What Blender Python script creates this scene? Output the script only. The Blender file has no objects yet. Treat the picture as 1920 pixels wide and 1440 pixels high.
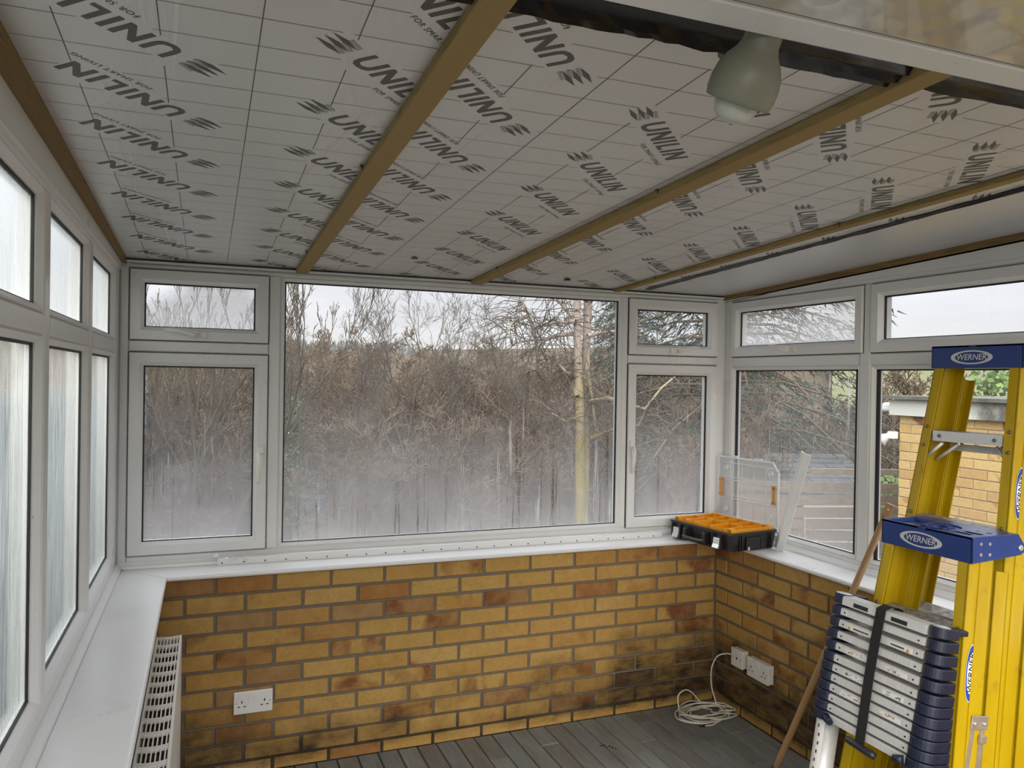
import bpy, bmesh, math, random
from mathutils import Vector, Matrix, Euler

random.seed(7)
SC = bpy.context.scene
COL = SC.collection
PI = math.pi

# ------------------------------------------------------------------ camera
CAM = Vector((-0.0466, -3.3033, 1.6034))
yaw, pitch, roll = 0.3725, -0.0065, 0.0166
fwd = Vector((math.sin(yaw) * math.cos(pitch), math.cos(yaw) * math.cos(pitch), math.sin(pitch)))
r0 = Vector((math.cos(yaw), -math.sin(yaw), 0))
u0 = r0.cross(fwd)
rgt = r0 * math.cos(roll) + u0 * math.sin(roll)
upv = u0 * math.cos(roll) - r0 * math.sin(roll)
cam_data = bpy.data.cameras.new('camera')
cam = bpy.data.objects.new('camera', cam_data)
COL.objects.link(cam)
M = Matrix((rgt, upv, -fwd)).transposed().to_4x4()
M.translation = CAM
cam.matrix_world = M
cam_data.sensor_width = 36
cam_data.lens = 1468.4 / 1920 * 36
cam_data.clip_start = 0.02
cam_data.clip_end = 2000
SC.camera = cam

# ------------------------------------------------------------------ world: overcast sky (brighter overhead, CIE overcast law)
SKY = 1.0
world = bpy.data.worlds.new('world')
SC.world = world
world.use_nodes = True
wn = world.node_tree
for n in list(wn.nodes):
    wn.nodes.remove(n)
out = wn.nodes.new('ShaderNodeOutputWorld')
bg = wn.nodes.new('ShaderNodeBackground')
tc = wn.nodes.new('ShaderNodeTexCoord')
sp = wn.nodes.new('ShaderNodeSeparateXYZ')
wn.links.new(tc.outputs['Generated'], sp.inputs[0])
ramp = wn.nodes.new('ShaderNodeValToRGB')
cr = ramp.color_ramp
cr.elements[0].position = 0.0
cr.elements[0].color = (0.20, 0.19, 0.17, 1)
cr.elements[1].position = 1.0
cr.elements[1].color = (2.20, 2.25, 2.38, 1)
for pos, c in ((0.495, (0.22, 0.21, 0.19, 1)), (0.505, (0.57, 0.56, 0.555, 1)), (0.56, (0.60, 0.605, 0.65, 1)), (0.75, (1.42, 1.44, 1.54, 1))):
    e = cr.elements.new(pos)
    e.color = c
mz = wn.nodes.new('ShaderNodeMath')
mz.operation = 'MULTIPLY_ADD'
mz.inputs[1].default_value = 0.5
mz.inputs[2].default_value = 0.5
wn.links.new(sp.outputs['Z'], mz.inputs[0])
wn.links.new(mz.outputs[0], ramp.inputs[0])
mp = wn.nodes.new('ShaderNodeMapping')
mp.inputs['Scale'].default_value = (2.0, 2.0, 9.0)
wn.links.new(tc.outputs['Generated'], mp.inputs[0])
nz = wn.nodes.new('ShaderNodeTexNoise')
nz.inputs['Scale'].default_value = 1.6
nz.inputs['Detail'].default_value = 4
wn.links.new(mp.outputs[0], nz.inputs['Vector'])
mr = wn.nodes.new('ShaderNodeMapRange')
mr.inputs['From Min'].default_value = 0.3
mr.inputs['From Max'].default_value = 0.7
mr.inputs['To Min'].default_value = 0.88
mr.inputs['To Max'].default_value = 1.12
wn.links.new(nz.outputs[0], mr.inputs['Value'])
mx = wn.nodes.new('ShaderNodeMix')
mx.data_type = 'RGBA'
mx.blend_type = 'MULTIPLY'
mx.inputs['Factor'].default_value = 1.0
wn.links.new(ramp.outputs[0], mx.inputs['A'])
wn.links.new(mr.outputs[0], mx.inputs['B'])
wn.links.new(mx.outputs['Result'], bg.inputs['Color'])
bg.inputs['Strength'].default_value = SKY
wn.links.new(bg.outputs[0], out.inputs[0])

# soft light of the sun behind the cloud layer
sun_d = bpy.data.lights.new('sun', 'SUN')
sun_d.energy = 3.0
sun_d.angle = math.radians(70)
sun_d.color = (1.0, 0.93, 0.82)
sun = bpy.data.objects.new('sun', sun_d)
COL.objects.link(sun)
sun.rotation_euler = Vector((0.42, 0.78, -0.46)).to_track_quat('-Z', 'Y').to_euler()

SC.view_settings.view_transform = 'Standard'
SC.view_settings.look = 'None'
SC.view_settings.gamma = 1.0
SC.view_settings.use_curve_mapping = False
SC.view_settings.exposure = 0.62
SC.cycles.max_bounces = 5
SC.cycles.diffuse_bounces = 3
SC.cycles.glossy_bounces = 2
SC.cycles.transmission_bounces = 4
SC.cycles.transparent_max_bounces = 12
SC.cycles.sample_clamp_indirect = 6.0
SC.cycles.caustics_reflective = False
SC.cycles.caustics_refractive = False


# ------------------------------------------------------------------ helpers
def tag(o, label=None, cat=None, group=None, kind=None):
    if label: o['label'] = label
    if cat: o['category'] = cat
    if group: o['group'] = group
    if kind: o['kind'] = kind
    return o


def empty(name, loc=(0, 0, 0), rot=(0, 0, 0)):
    o = bpy.data.objects.new(name, None)
    COL.objects.link(o)
    o.location = loc
    o.rotation_euler = rot
    o.empty_display_size = 0.05
    return o


class MB:
    def __init__(s):
        s.v, s.f, s.sm = [], [], []

    def add(s, vs, fs, smooth=False):
        b = len(s.v)
        s.v += [tuple(v) for v in vs]
        s.f += [tuple(b + i for i in f) for f in fs]
        s.sm += [smooth] * len(fs)
        return s

    def box(s, x0, x1, y0, y1, z0, z1):
        vs = [(x, y, z) for x in (x0, x1) for y in (y0, y1) for z in (z0, z1)]
        return s.add(vs, [(0, 1, 3, 2), (4, 6, 7, 5), (0, 4, 5, 1), (2, 3, 7, 6), (0, 2, 6, 4), (1, 5, 7, 3)])

    def obox(s, c, a, b, d):
        c, a, b, d = Vector(c), Vector(a), Vector(b), Vector(d)
        vs = [c + a * i + b * j + d * k for i in (-1, 1) for j in (-1, 1) for k in (-1, 1)]
        return s.add(vs, [(0, 1, 3, 2), (4, 6, 7, 5), (0, 4, 5, 1), (2, 3, 7, 6), (0, 2, 6, 4), (1, 5, 7, 3)])

    def prism(s, poly, fn, d0, d1, smooth=False):
        """poly of 2-D points, fn(a, b, d) -> 3-D"""
        n = len(poly)
        vs = [fn(a, b, d0) for a, b in poly] + [fn(a, b, d1) for a, b in poly]
        fs = [tuple(range(n))[::-1], tuple(range(n, 2 * n))]
        s.add(vs, fs)
        b0 = len(s.v) - 2 * n
        for i in range(n):
            j = (i + 1) % n
            s.f.append((b0 + i, b0 + j, b0 + n + j, b0 + n + i))
            s.sm.append(smooth)
        return s

    def sweep(s, prof, path, cyc=False):
        """prof: list of functions of point index giving 3-D offsets is overkill: straight bar between path[0], path[1]"""
        return s

    def tube(s, pts, rad, sides=8, cap=True, smooth=True):
        pts = [Vector(q) for q in pts]
        n = len(pts)
        if not hasattr(rad, '__len__'):
            rad = [rad] * n
        d = (pts[1] - pts[0]).normalized()
        ref = Vector((0, 0, 1)) if abs(d.z) < 0.9 else Vector((1, 0, 0))
        a = d.cross(ref).normalized()
        vs = []
        for i, q in enumerate(pts):
            if 0 < i < n - 1:
                t = (pts[i + 1] - pts[i - 1])
            elif i == 0:
                t = pts[1] - pts[0]
            else:
                t = pts[i] - pts[i - 1]
            if t.length < 1e-9: t = d.copy()
            t.normalize()
            a = (a - t * a.dot(t))
            if a.length < 1e-6: a = t.orthogonal()
            a.normalize()
            b = t.cross(a)
            for k in range(sides):
                w = 2 * PI * k / sides
                vs.append(q + (a * math.cos(w) + b * math.sin(w)) * rad[i])
        fs = []
        for i in range(n - 1):
            for k in range(sides):
                k2 = (k + 1) % sides
                fs.append((i * sides + k, i * sides + k2, (i + 1) * sides + k2, (i + 1) * sides + k))
        s.add(vs, fs, smooth)
        if cap:
            b0 = len(s.v) - len(vs)
            s.f.append(tuple(b0 + k for k in range(sides))[::-1]); s.sm.append(False)
            s.f.append(tuple(b0 + (n - 1) * sides + k for k in range(sides))); s.sm.append(False)
        return s

    def lathe(s, prof, axis_pt, axis, sides=24, smooth=True, ref=None):
        """prof: list of (r, h) along axis"""
        ax = Vector(axis).normalized()
        a = Vector(ref) if ref else ax.orthogonal()
        a.normalize()
        b = ax.cross(a)
        o = Vector(axis_pt)
        vs = []
        for r, h in prof:
            for k in range(sides):
                w = 2 * PI * k / sides
                vs.append(o + ax * h + (a * math.cos(w) + b * math.sin(w)) * r)
        fs = []
        for i in range(len(prof) - 1):
            for k in range(sides):
                k2 = (k + 1) % sides
                fs.append((i * sides + k, i * sides + k2, (i + 1) * sides + k2, (i + 1) * sides + k))
        return s.add(vs, fs, smooth)

    def build(s, name, mat, parent=None, bevel=0, seg=2, fixn=True):
        me = bpy.data.meshes.new(name)
        me.from_pydata(s.v, [], s.f)
        if fixn:
            bm = bmesh.new()
            bm.from_mesh(me)
            bmesh.ops.recalc_face_normals(bm, faces=bm.faces)
            bm.to_mesh(me)
            bm.free()
        if any(s.sm):
            me.polygons.foreach_set('use_smooth', s.sm)
        me.update()
        return link(name, me, mat, parent, bevel, seg)


def link(name, me, mat, parent=None, bevel=0, seg=2):
    o = bpy.data.objects.new(name, me)
    COL.objects.link(o)
    if mat is not None and not me.materials:
        me.materials.append(mat)
    if parent is not None:
        o.parent = parent
    if bevel:
        m = o.modifiers.new('bevel', 'BEVEL')
        m.width = bevel
        m.segments = seg
        m.limit_method = 'ANGLE'
        m.angle_limit = math.radians(35)
    return o


def copy_tree(o, parent=None):
    c = o.copy()
    COL.objects.link(c)
    c.parent = parent
    for ch in list(o.children):
        copy_tree(ch, c)
    return c


def text_mesh(name, txt, size, shear=0.0, bold=0.0, align='CENTER', spacing=1.0):
    cu = bpy.data.curves.new(name, 'FONT')
    cu.body = txt
    cu.size = size
    cu.shear = shear
    cu.offset = bold
    cu.align_x = align
    cu.align_y = 'CENTER'
    cu.space_character = spacing
    cu.resolution_u = 3
    ob = bpy.data.objects.new(name, cu)
    COL.objects.link(ob)
    dg = bpy.context.evaluated_depsgraph_get()
    me = bpy.data.meshes.new_from_object(ob.evaluated_get(dg))
    me.name = name
    bpy.data.objects.remove(ob)
    return me


# ------------------------------------------------------------------ materials
class NT:
    def __init__(s, name):
        s.m = bpy.data.materials.new(name)
        s.m.use_nodes = True
        s.t = s.m.node_tree
        for n in list(s.t.nodes):
            s.t.nodes.remove(n)
        s.out = s.n('ShaderNodeOutputMaterial')

    def n(s, typ, **kw):
        nd = s.t.nodes.new(typ)
        for k, v in kw.items():
            if k in nd.inputs.keys() if hasattr(nd.inputs, 'keys') else False:
                nd.inputs[k].default_value = v
            else:
                setattr(nd, k, v)
        return nd

    def l(s, a, b):
        s.t.links.new(a, b)

    def val(s, sock, v):
        if hasattr(v, 'is_output') or hasattr(v, 'links'):
            s.l(v, sock)
        else:
            sock.default_value = v

    def bsdf(s, color=(0.8, 0.8, 0.8), rough=0.5, metal=0.0, spec=0.5, **kw):
        b = s.n('ShaderNodeBsdfPrincipled')
        if isinstance(color, tuple): color = (*color[:3], 1)
        s.val(b.inputs['Base Color'], color)
        s.val(b.inputs['Roughness'], rough)
        s.val(b.inputs['Metallic'], metal)
        s.val(b.inputs['Specular IOR Level'], spec)
        for k, v in kw.items():
            s.val(b.inputs[k.replace('_', ' ')], v)
        s.b = b
        s.l(b.outputs[0], s.out.inputs['Surface'])
        return b

    def coord(s, which='Object', scale=(1, 1, 1)):
        t = s.n('ShaderNodeTexCoord')
        m = s.n('ShaderNodeMapping')
        m.inputs['Scale'].default_value = scale
        s.l(t.outputs[which], m.inputs[0])
        return m.outputs[0]

    def pos(s, scale=(1, 1, 1), loc=(0, 0, 0)):
        g = s.n('ShaderNodeNewGeometry')
        m = s.n('ShaderNodeMapping')
        m.inputs['Scale'].default_value = scale
        m.inputs['Location'].default_value = loc
        s.l(g.outputs['Position'], m.inputs[0])
        return m.outputs[0]

    def noise(s, vec, scale=5, detail=4, rough=0.55, dist=0.0):
        n = s.n('ShaderNodeTexNoise')
        n.inputs['Scale'].default_value = scale
        n.inputs['Detail'].default_value = detail
        n.inputs['Roughness'].default_value = rough
        n.inputs['Distortion'].default_value = dist
        s.l(vec, n.inputs['Vector'])
        return n.outputs[0]

    def ramp(s, fac, stops, interp='LINEAR'):
        r = s.n('ShaderNodeValToRGB')
        r.color_ramp.interpolation = interp
        while len(r.color_ramp.elements) < len(stops):
            r.color_ramp.elements.new(0.5)
        for e, (p, c) in zip(r.color_ramp.elements, stops):
            e.position = p
            e.color = (*c, 1) if len(c) == 3 else c
        s.l(fac, r.inputs[0])
        return r.outputs[0]

    def map(s, v, a, b, c=0.0, d=1.0):
        m = s.n('ShaderNodeMapRange')
        m.inputs['From Min'].default_value = a
        m.inputs['From Max'].default_value = b
        m.inputs['To Min'].default_value = c
        m.inputs['To Max'].default_value = d
        s.l(v, m.inputs['Value'])
        return m.outputs[0]

    def math(s, op, a, b=0.0, c=None):
        m = s.n('ShaderNodeMath')
        m.operation = op
        s.val(m.inputs[0], a)
        s.val(m.inputs[1], b)
        if c is not None: s.val(m.inputs[2], c)
        return m.outputs[0]

    def mix(s, f, a, b, mode='MIX'):
        m = s.n('ShaderNodeMix')
        m.data_type = 'RGBA'
        m.blend_type = mode
        s.val(m.inputs['Factor'], f)
        s.val(m.inputs['A'], (*a, 1) if isinstance(a, tuple) and len(a) == 3 else a)
        s.val(m.inputs['B'], (*b, 1) if isinstance(b, tuple) and len(b) == 3 else b)
        return m.outputs['Result']

    def bump(s, h, strength=0.3, dist=0.01):
        b = s.n('ShaderNodeBump')
        b.inputs['Strength'].default_value = strength
        b.inputs['Distance'].default_value = dist
        s.l(h, b.inputs['Height'])
        s.l(b.outputs[0], s.b.inputs['Normal'])
        return b.outputs[0]

    def sep(s, vec):
        n = s.n('ShaderNodeSeparateXYZ')
        s.l(vec, n.inputs[0])
        return n.outputs

    def rnd(s):
        return s.n('ShaderNodeObjectInfo').outputs['Random']


MT = {}


def simple(name, color, rough=0.5, metal=0.0, nscale=12, var=0.08, bump=0.0, spec=0.5, aniso=(1, 1, 1), **kw):
    m = NT(name)
    v = m.coord('Object', aniso)
    nz_ = m.noise(v, nscale, 5)
    c = m.mix(m.map(nz_, 0.3, 0.7), tuple(x * (1 - var) for x in color), tuple(min(1, x * (1 + var)) for x in color))
    r = m.map(nz_, 0.3, 0.7, max(0.02, rough - 0.06), min(1, rough + 0.06))
    m.bsdf(c, r, metal, spec, **kw)
    if bump:
        m.bump(nz_, bump, 0.004)
    MT[name] = m.m
    return m.m


def mat_brick(name, cols, stain=0.0):
    m = NT(name)
    r = m.rnd()
    base = m.ramp(r, cols, 'LINEAR')
    oi = m.n('ShaderNodeObjectInfo')
    g = m.n('ShaderNodeNewGeometry')
    add = m.n('ShaderNodeVectorMath')
    add.operation = 'ADD'
    sc = m.n('ShaderNodeVectorMath')
    sc.operation = 'SCALE'
    sc.inputs['Scale'].default_value = 17.0
    cx = m.n('ShaderNodeCombineXYZ')
    for i in range(3): m.l(oi.outputs['Random'], cx.inputs[i])
    m.l(cx.outputs[0], sc.inputs[0])
    m.l(g.outputs['Position'], add.inputs[0])
    m.l(sc.outputs[0], add.inputs[1])
    v = add.outputs[0]
    big = m.noise(v, 6.0, 3, 0.5, 0.6)
    # scorched reddish patches on some bricks
    burn = m.math('MULTIPLY', m.map(big, 0.48, 0.62), m.map(m.math('FRACT', m.math('MULTIPLY', r, 7.31)), 0.62, 0.80))
    c = m.mix(burn, base, (0.20, 0.065, 0.022))
    fine = m.noise(v, 60, 4, 0.6)
    c = m.mix(m.map(fine, 0.35, 0.75, 0.0, 0.35), c, (0.20, 0.13, 0.045))
    c = m.mix(m.map(m.noise(v, 18, 3), 0.4, 0.7, 0.0, 0.4), c, m.mix(0.5, c, (0.62, 0.44, 0.18)))
    # dark pits
    vo = m.n('ShaderNodeTexVoronoi')
    vo.inputs['Scale'].default_value = 85
    m.l(v, vo.inputs['Vector'])
    pit = m.math('MULTIPLY', m.map(vo.outputs['Distance'], 0.10, 0.17, 1, 0), m.map(m.noise(v, 9, 2), 0.54, 0.62))
    c = m.mix(m.math('MULTIPLY', pit, 0.8), c, (0.05, 0.025, 0.012))
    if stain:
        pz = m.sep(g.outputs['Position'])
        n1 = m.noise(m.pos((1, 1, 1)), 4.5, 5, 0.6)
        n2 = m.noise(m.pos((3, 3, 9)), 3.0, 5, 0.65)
        # mould: irregular patches on the lowest courses, mixed with painted-in shade in the corner
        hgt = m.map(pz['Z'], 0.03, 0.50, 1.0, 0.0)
        damp_shade = m.map(pz['X'], 1.15, 2.30, 0.0, 0.62)
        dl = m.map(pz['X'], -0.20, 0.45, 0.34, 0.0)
        k = m.math('ADD', m.math('MULTIPLY', hgt, 0.34), m.math('ADD', m.math('MULTIPLY', n1, 0.95), m.math('MULTIPLY', m.math('ADD', damp_shade, dl), hgt)))
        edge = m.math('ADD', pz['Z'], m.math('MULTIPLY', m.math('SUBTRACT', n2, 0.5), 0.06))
        mould_shade = m.math('MULTIPLY', m.map(k, 0.66, 1.02), m.map(edge, 0.012, 0.050, 0.0, 1.0))
        mould_shade = m.math('MULTIPLY', mould_shade, m.map(n2, 0.3, 0.65, 0.55, 1.0))
        c = m.mix(m.math('MULTIPLY', mould_shade, stain), c, (0.018, 0.013, 0.008))
    m.bsdf(c, 0.8, 0, 0.3)
    h = m.math('ADD', m.math('MULTIPLY', fine, 0.6), m.math('MULTIPLY', pit, -1.2))
    m.bump(h, 0.45, 0.004)
    MT[name] = m.m


YB = [(0.0, (0.46, 0.265, 0.066)), (0.25, (0.49, 0.30, 0.085)), (0.5, (0.44, 0.235, 0.056)), (0.68, (0.50, 0.315, 0.10)), (0.80, (0.38, 0.18, 0.045)), (0.90, (0.28, 0.11, 0.032)), (1.0, (0.34, 0.21, 0.085))]
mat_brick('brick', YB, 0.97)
mat_brick('garage_brick', [(0.0, (0.62, 0.42, 0.16)), (0.4, (0.66, 0.48, 0.21)), (0.8, (0.56, 0.37, 0.15)), (1.0, (0.52, 0.32, 0.14))])


def mat_mortar(name, col, stain=0):
    m = NT(name)
    v = m.pos()
    n = m.noise(v, 40, 5, 0.65)
    c = m.mix(n, tuple(x * 0.75 for x in col), tuple(x * 1.2 for x in col))
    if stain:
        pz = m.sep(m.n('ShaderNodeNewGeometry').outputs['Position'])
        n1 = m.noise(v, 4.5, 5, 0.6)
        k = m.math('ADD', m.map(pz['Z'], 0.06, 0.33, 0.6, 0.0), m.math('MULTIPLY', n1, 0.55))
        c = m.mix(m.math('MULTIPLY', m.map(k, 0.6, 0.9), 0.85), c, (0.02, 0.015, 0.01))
    m.bsdf(c, 0.95, 0, 0.2)
    m.bump(n, 0.5, 0.004)
    MT[name] = m.m


mat_mortar('mortar', (0.19, 0.155, 0.115), 1)
mat_mortar('garage_mortar', (0.42, 0.34, 0.22))


def mat_upvc(name, col=(0.80, 0.80, 0.785)):
    m = NT(name)
    v = m.pos()
    n = m.noise(v, 3.0, 4, 0.6)
    c = m.mix(m.map(n, 0.3, 0.7), tuple(x * 0.95 for x in col), col)
    spk = m.noise(v, 120, 2, 0.5)
    c = m.mix(m.map(spk, 0.71, 0.78, 0, 0.55), c, (0.25, 0.23, 0.20))
    m.bsdf(c, m.map(n, 0.3, 0.7, 0.26, 0.38), 0, 0.5)
    MT[name] = m.m


mat_upvc('upvc')
mat_upvc('sill_white', (0.84, 0.84, 0.83))
simple('rubber', (0.012, 0.012, 0.013), 0.55, bump=0.2)
simple('handle_cream', (0.82, 0.80, 0.73), 0.35)
simple('socket_white', (0.78, 0.77, 0.74), 0.3, var=0.03)
simple('socket_hole', (0.015, 0.014, 0.012), 0.6)
simple('cable_white', (0.72, 0.69, 0.60), 0.45, var=0.1, nscale=30)
simple('radiator_cream', (0.74, 0.71, 0.63), 0.38, var=0.04)
simple('radiator_dark', (0.10, 0.075, 0.055), 0.8)
simple('black_plastic', (0.016, 0.016, 0.017), 0.42, bump=0.15, nscale=80)
simple('yellow_plastic', (0.86, 0.36, 0.008), 0.38, var=0.05)
simple('chrome', (0.75, 0.75, 0.74), 0.28, 0.85)
simple('clear_bits', (0.75, 0.75, 0.75), 0.3)
simple('orange_clip', (0.62, 0.30, 0.09), 0.4)
simple('white_offcut', (0.86, 0.86, 0.85), 0.4, var=0.03)
simple('navy_plastic', (0.008, 0.012, 0.032), 0.48, var=0.15, nscale=60, bump=0.1)
simple('alu', (0.74, 0.74, 0.73), 0.42, 0.35, var=0.08, nscale=40, aniso=(1, 6, 1))
simple('strap_black', (0.01, 0.01, 0.01), 0.85, nscale=200, bump=0.4)
simple('label_white', (0.78, 0.77, 0.74), 0.5, var=0.06)
simple('label_orange', (0.62, 0.28, 0.04), 0.5)
simple('print_black', (0.015, 0.015, 0.015), 0.5)
simple('print_blue', (0.02, 0.06, 0.36), 0.35)
simple('werner_blue', (0.016, 0.042, 0.19), 0.35, var=0.08)
simple('silver_logo', (0.60, 0.62, 0.60), 0.35, 0.2)
simple('steel', (0.55, 0.49, 0.42), 0.42, 0.7, var=0.1, nscale=30)
simple('rivet', (0.20, 0.19, 0.17), 0.4, 0.8)
simple('lamp_plastic', (0.20, 0.205, 0.155), 0.42, var=0.05)
simple('bulb_glass', (0.50, 0.53, 0.46), 0.15, var=0.02)
simple('foil_black', (0.012, 0.012, 0.014), 0.25, nscale=6, bump=0.35, aniso=(1, 6, 1))
simple('foil_black_y', (0.014, 0.014, 0.016), 0.3, nscale=8, bump=0.3, aniso=(5, 1, 1))
simple('debris_white', (0.8, 0.79, 0.75), 0.7)
simple('debris_wood', (0.36, 0.22, 0.11), 0.8)
simple('leaf_scrap', (0.16, 0.13, 0.02), 0.7)
simple('dark_scrap', (0.03, 0.027, 0.02), 0.8)
simple('print_grey', (0.075, 0.07, 0.06), 0.4, 0.0, nscale=40, var=0.3)
simple('print_pale', (0.36, 0.36, 0.34), 0.4, 0.2)
simple('lawn', (0.18, 0.20, 0.07), 0.95, nscale=3, var=0.3)
simple('conifer_needles', (0.022, 0.042, 0.030), 0.8, nscale=6, var=0.5)
simple('hedge_twigs', (0.11, 0.065, 0.06), 0.9, nscale=6, var=0.5)
simple('ivy_leaves', (0.06, 0.09, 0.035), 0.7, nscale=6, var=0.5)
simple('shrub_green', (0.12, 0.20, 0.05), 0.7, nscale=6, var=0.4)
simple('roof_slate', (0.075, 0.08, 0.085), 0.95, nscale=5, var=0.3, spec=0.1)
simple('terracotta', (0.45, 0.17, 0.07), 0.8, nscale=8, var=0.2)
simple('house_render', (0.42, 0.39, 0.36), 0.9, nscale=4, var=0.08)
simple('fence_board', (0.17, 0.135, 0.10), 0.9, nscale=14, var=0.35, aniso=(1, 1, 8))
simple('green_board', (0.17, 0.21, 0.09), 0.8, nscale=8, var=0.25)
simple('felt_grey', (0.12, 0.12, 0.10), 0.9, nscale=8, var=0.3)
simple('patio', (0.30, 0.29, 0.27), 0.9, nscale=3, var=0.2)
simple('pale_fence', (0.27, 0.325, 0.325), 0.85, nscale=2.5, var=0.10)
simple('car_red', (0.5, 0.05, 0.06), 0.3)
simple('soil_leaves', (0.40, 0.22, 0.08), 0.95, nscale=20, var=0.45, bump=0.5)


def mat_fascia():
    m = NT('fascia_white')
    v = m.pos()
    pz = m.sep(m.n('ShaderNodeNewGeometry').outputs['Position'])
    n = m.noise(m.pos((1, 1, 0.6)), 5, 5, 0.7)
    k = m.map(m.math('ADD', m.math('MULTIPLY', n, 0.6), m.map(pz['Y'], 1.4, 0.5, 0.0, 0.6)), 0.58, 0.78)
    c = m.mix(k, (0.58, 0.60, 0.54), (0.14, 0.13, 0.11))
    m.bsdf(c, 0.7)
    MT['fascia_white'] = m.m


mat_fascia()


def mat_wood(name, dark, light, axis_scale, rough=0.7, ring=14):
    m = NT(name)
    v = m.coord('Object', axis_scale)
    n = m.noise(v, 6, 6, 0.6, 0.8)
    w = m.n('ShaderNodeTexWave')
    w.wave_type = 'BANDS'
    w.bands_direction = 'X'
    w.inputs['Scale'].default_value = ring
    w.inputs['Distortion'].default_value = 5
    w.inputs['Detail'].default_value = 2
    m.l(v, w.inputs['Vector'])
    c = m.mix(w.outputs[1], dark, light)
    c = m.mix(m.map(n, 0.35, 0.75, 0, 0.6), c, tuple(x * 0.75 for x in light))
    kn = m.n('ShaderNodeTexVoronoi')
    kn.inputs['Scale'].default_value = 2.2
    m.l(m.coord('Object', tuple(0.9 + 0.9 * (s > 3) if s < 3 else 3 for s in axis_scale)), kn.inputs['Vector'])
    c = m.mix(m.map(kn.outputs['Distance'], 0.03, 0.085, 0.75, 0), c, (0.05, 0.022, 0.008))
    m.bsdf(c, rough, 0, 0.3)
    m.bump(w.outputs[1], 0.12, 0.002)
    MT[name] = m.m


mat_wood('batten_wood', (0.27, 0.18, 0.062), (0.42, 0.295, 0.12), (9, 0.7, 9))
mat_wood('plate_wood', (0.17, 0.105, 0.04), (0.28, 0.18, 0.075), (9, 0.7, 9))
mat_wood('pole_wood', (0.42, 0.25, 0.12), (0.54, 0.35, 0.18), (9, 9, 0.5), 0.5)


def mat_plank():
    m = NT('plank')
    r = m.rnd()
    base = m.ramp(r, [(0, (0.285, 0.305, 0.288)), (0.25, (0.31, 0.328, 0.305)), (0.45, (0.25, 0.26, 0.245)), (0.6, (0.23, 0.215, 0.19)), (0.8, (0.265, 0.29, 0.292)), (1, (0.225, 0.245, 0.255))])
    v = m.pos((14, 1.4, 1))
    n = m.noise(v, 5, 6, 0.65, 0.4)
    c = m.mix(m.map(n, 0.3, 0.7), m.mix(0.45, base, (0.05, 0.045, 0.04)), m.mix(0.25, base, (0.25, 0.25, 0.23)))
    d = m.noise(m.pos((3, 1, 1)), 2.2, 4, 0.6)
    c = m.mix(m.map(d, 0.50, 0.72, 0, 0.55), c, (0.13, 0.092, 0.06))
    m.bsdf(c, m.map(n, 0.3, 0.7, 0.45, 0.65), 0, 0.35)
    m.bump(n, 0.25, 0.002)
    MT['plank'] = m.m


mat_plank()


def mat_board(name, col, rough, wr=0.35, metal=0.25):
    m = NT(name)
    v = m.pos()
    n = m.noise(v, 1.2, 3, 0.5)
    c = m.mix(m.map(n, 0.35, 0.65), tuple(x * 0.95 for x in col), col)
    w1 = m.noise(m.pos((26, 1.6, 1)), 1.0, 3, 0.6, 1.4)
    msk = m.map(m.noise(m.pos((3.5, 0.5, 1)), 1.0, 2, 0.5), 0.50, 0.66)
    w2 = m.noise(v, 9, 3, 0.5, 0.5)
    cre = m.n('ShaderNodeTexVoronoi')
    cre.feature = 'DISTANCE_TO_EDGE'
    cre.inputs['Scale'].default_value = 2.0
    m.l(m.pos((1.9, 0.45, 1)), cre.inputs['Vector'])
    ridge = m.map(cre.outputs['Distance'], 0.0, 0.02, 1, 0)
    h = m.math('ADD', m.math('MULTIPLY', m.math('MULTIPLY', w1, msk), 1.0), m.math('ADD', m.math('MULTIPLY', w2, 0.35), m.math('MULTIPLY', m.math('MULTIPLY', ridge, msk), 0.5)))
    m.bsdf(c, m.map(n, 0.3, 0.7, rough - 0.05, rough + 0.08), metal, 0.5)
    m.bump(h, wr, 0.006)
    MT[name] = m.m


mat_board('foil_board', (0.72, 0.72, 0.70), 0.38, 0.8, 0.35)
mat_board('plain_board', (0.68, 0.69, 0.70), 0.34, 0.15, 0.35)


def mat_glossy_panel():
    m = NT('gloss_panel')
    v = m.pos()
    n = m.noise(v, 5, 2, 0.5)
    m.bsdf((0.52, 0.49, 0.43), 0.08, 0, 0.9, Coat_Weight=0.8, Coat_Roughness=0.04)
    m.bump(n, 0.6, 0.03)
    MT['gloss_panel'] = m.m


mat_glossy_panel()


def mat_yellow():
    m = NT('ladder_yellow')
    v = m.coord('Object', (1, 1, 0.25))
    n = m.noise(v, 14, 5, 0.6)
    c = m.mix(m.map(n, 0.3, 0.7), (0.43, 0.275, 0.002), (0.51, 0.355, 0.004))
    d = m.noise(m.coord('Object'), 7, 5, 0.7)
    c = m.mix(m.map(d, 0.60, 0.74, 0, 0.6), c, (0.22, 0.13, 0.02))
    m.bsdf(c, 0.42, 0, 0.4)
    m.bump(m.noise(m.coord('Object', (8, 8, 0.4)), 30, 2), 0.06, 0.002)
    MT['ladder_yellow'] = m.m


mat_yellow()


def mat_tread():
    m = NT('tread_alu')
    v = m.coord('Object')
    w = m.n('ShaderNodeTexWave')
    w.bands_direction = 'X'
    w.inputs['Scale'].default_value = 42
    m.l(v, w.inputs['Vector'])
    d = m.noise(m.coord('Object', (2, 1, 1)), 45, 5, 0.7)
    c = m.mix(m.map(d, 0.45, 0.62), (0.52, 0.51, 0.48), (0.11, 0.09, 0.07))
    m.bsdf(c, 0.45, 0.5)
    m.bump(w.outputs[1], 0.8, 0.003)
    MT['tread_alu'] = m.m


mat_tread()


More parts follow.
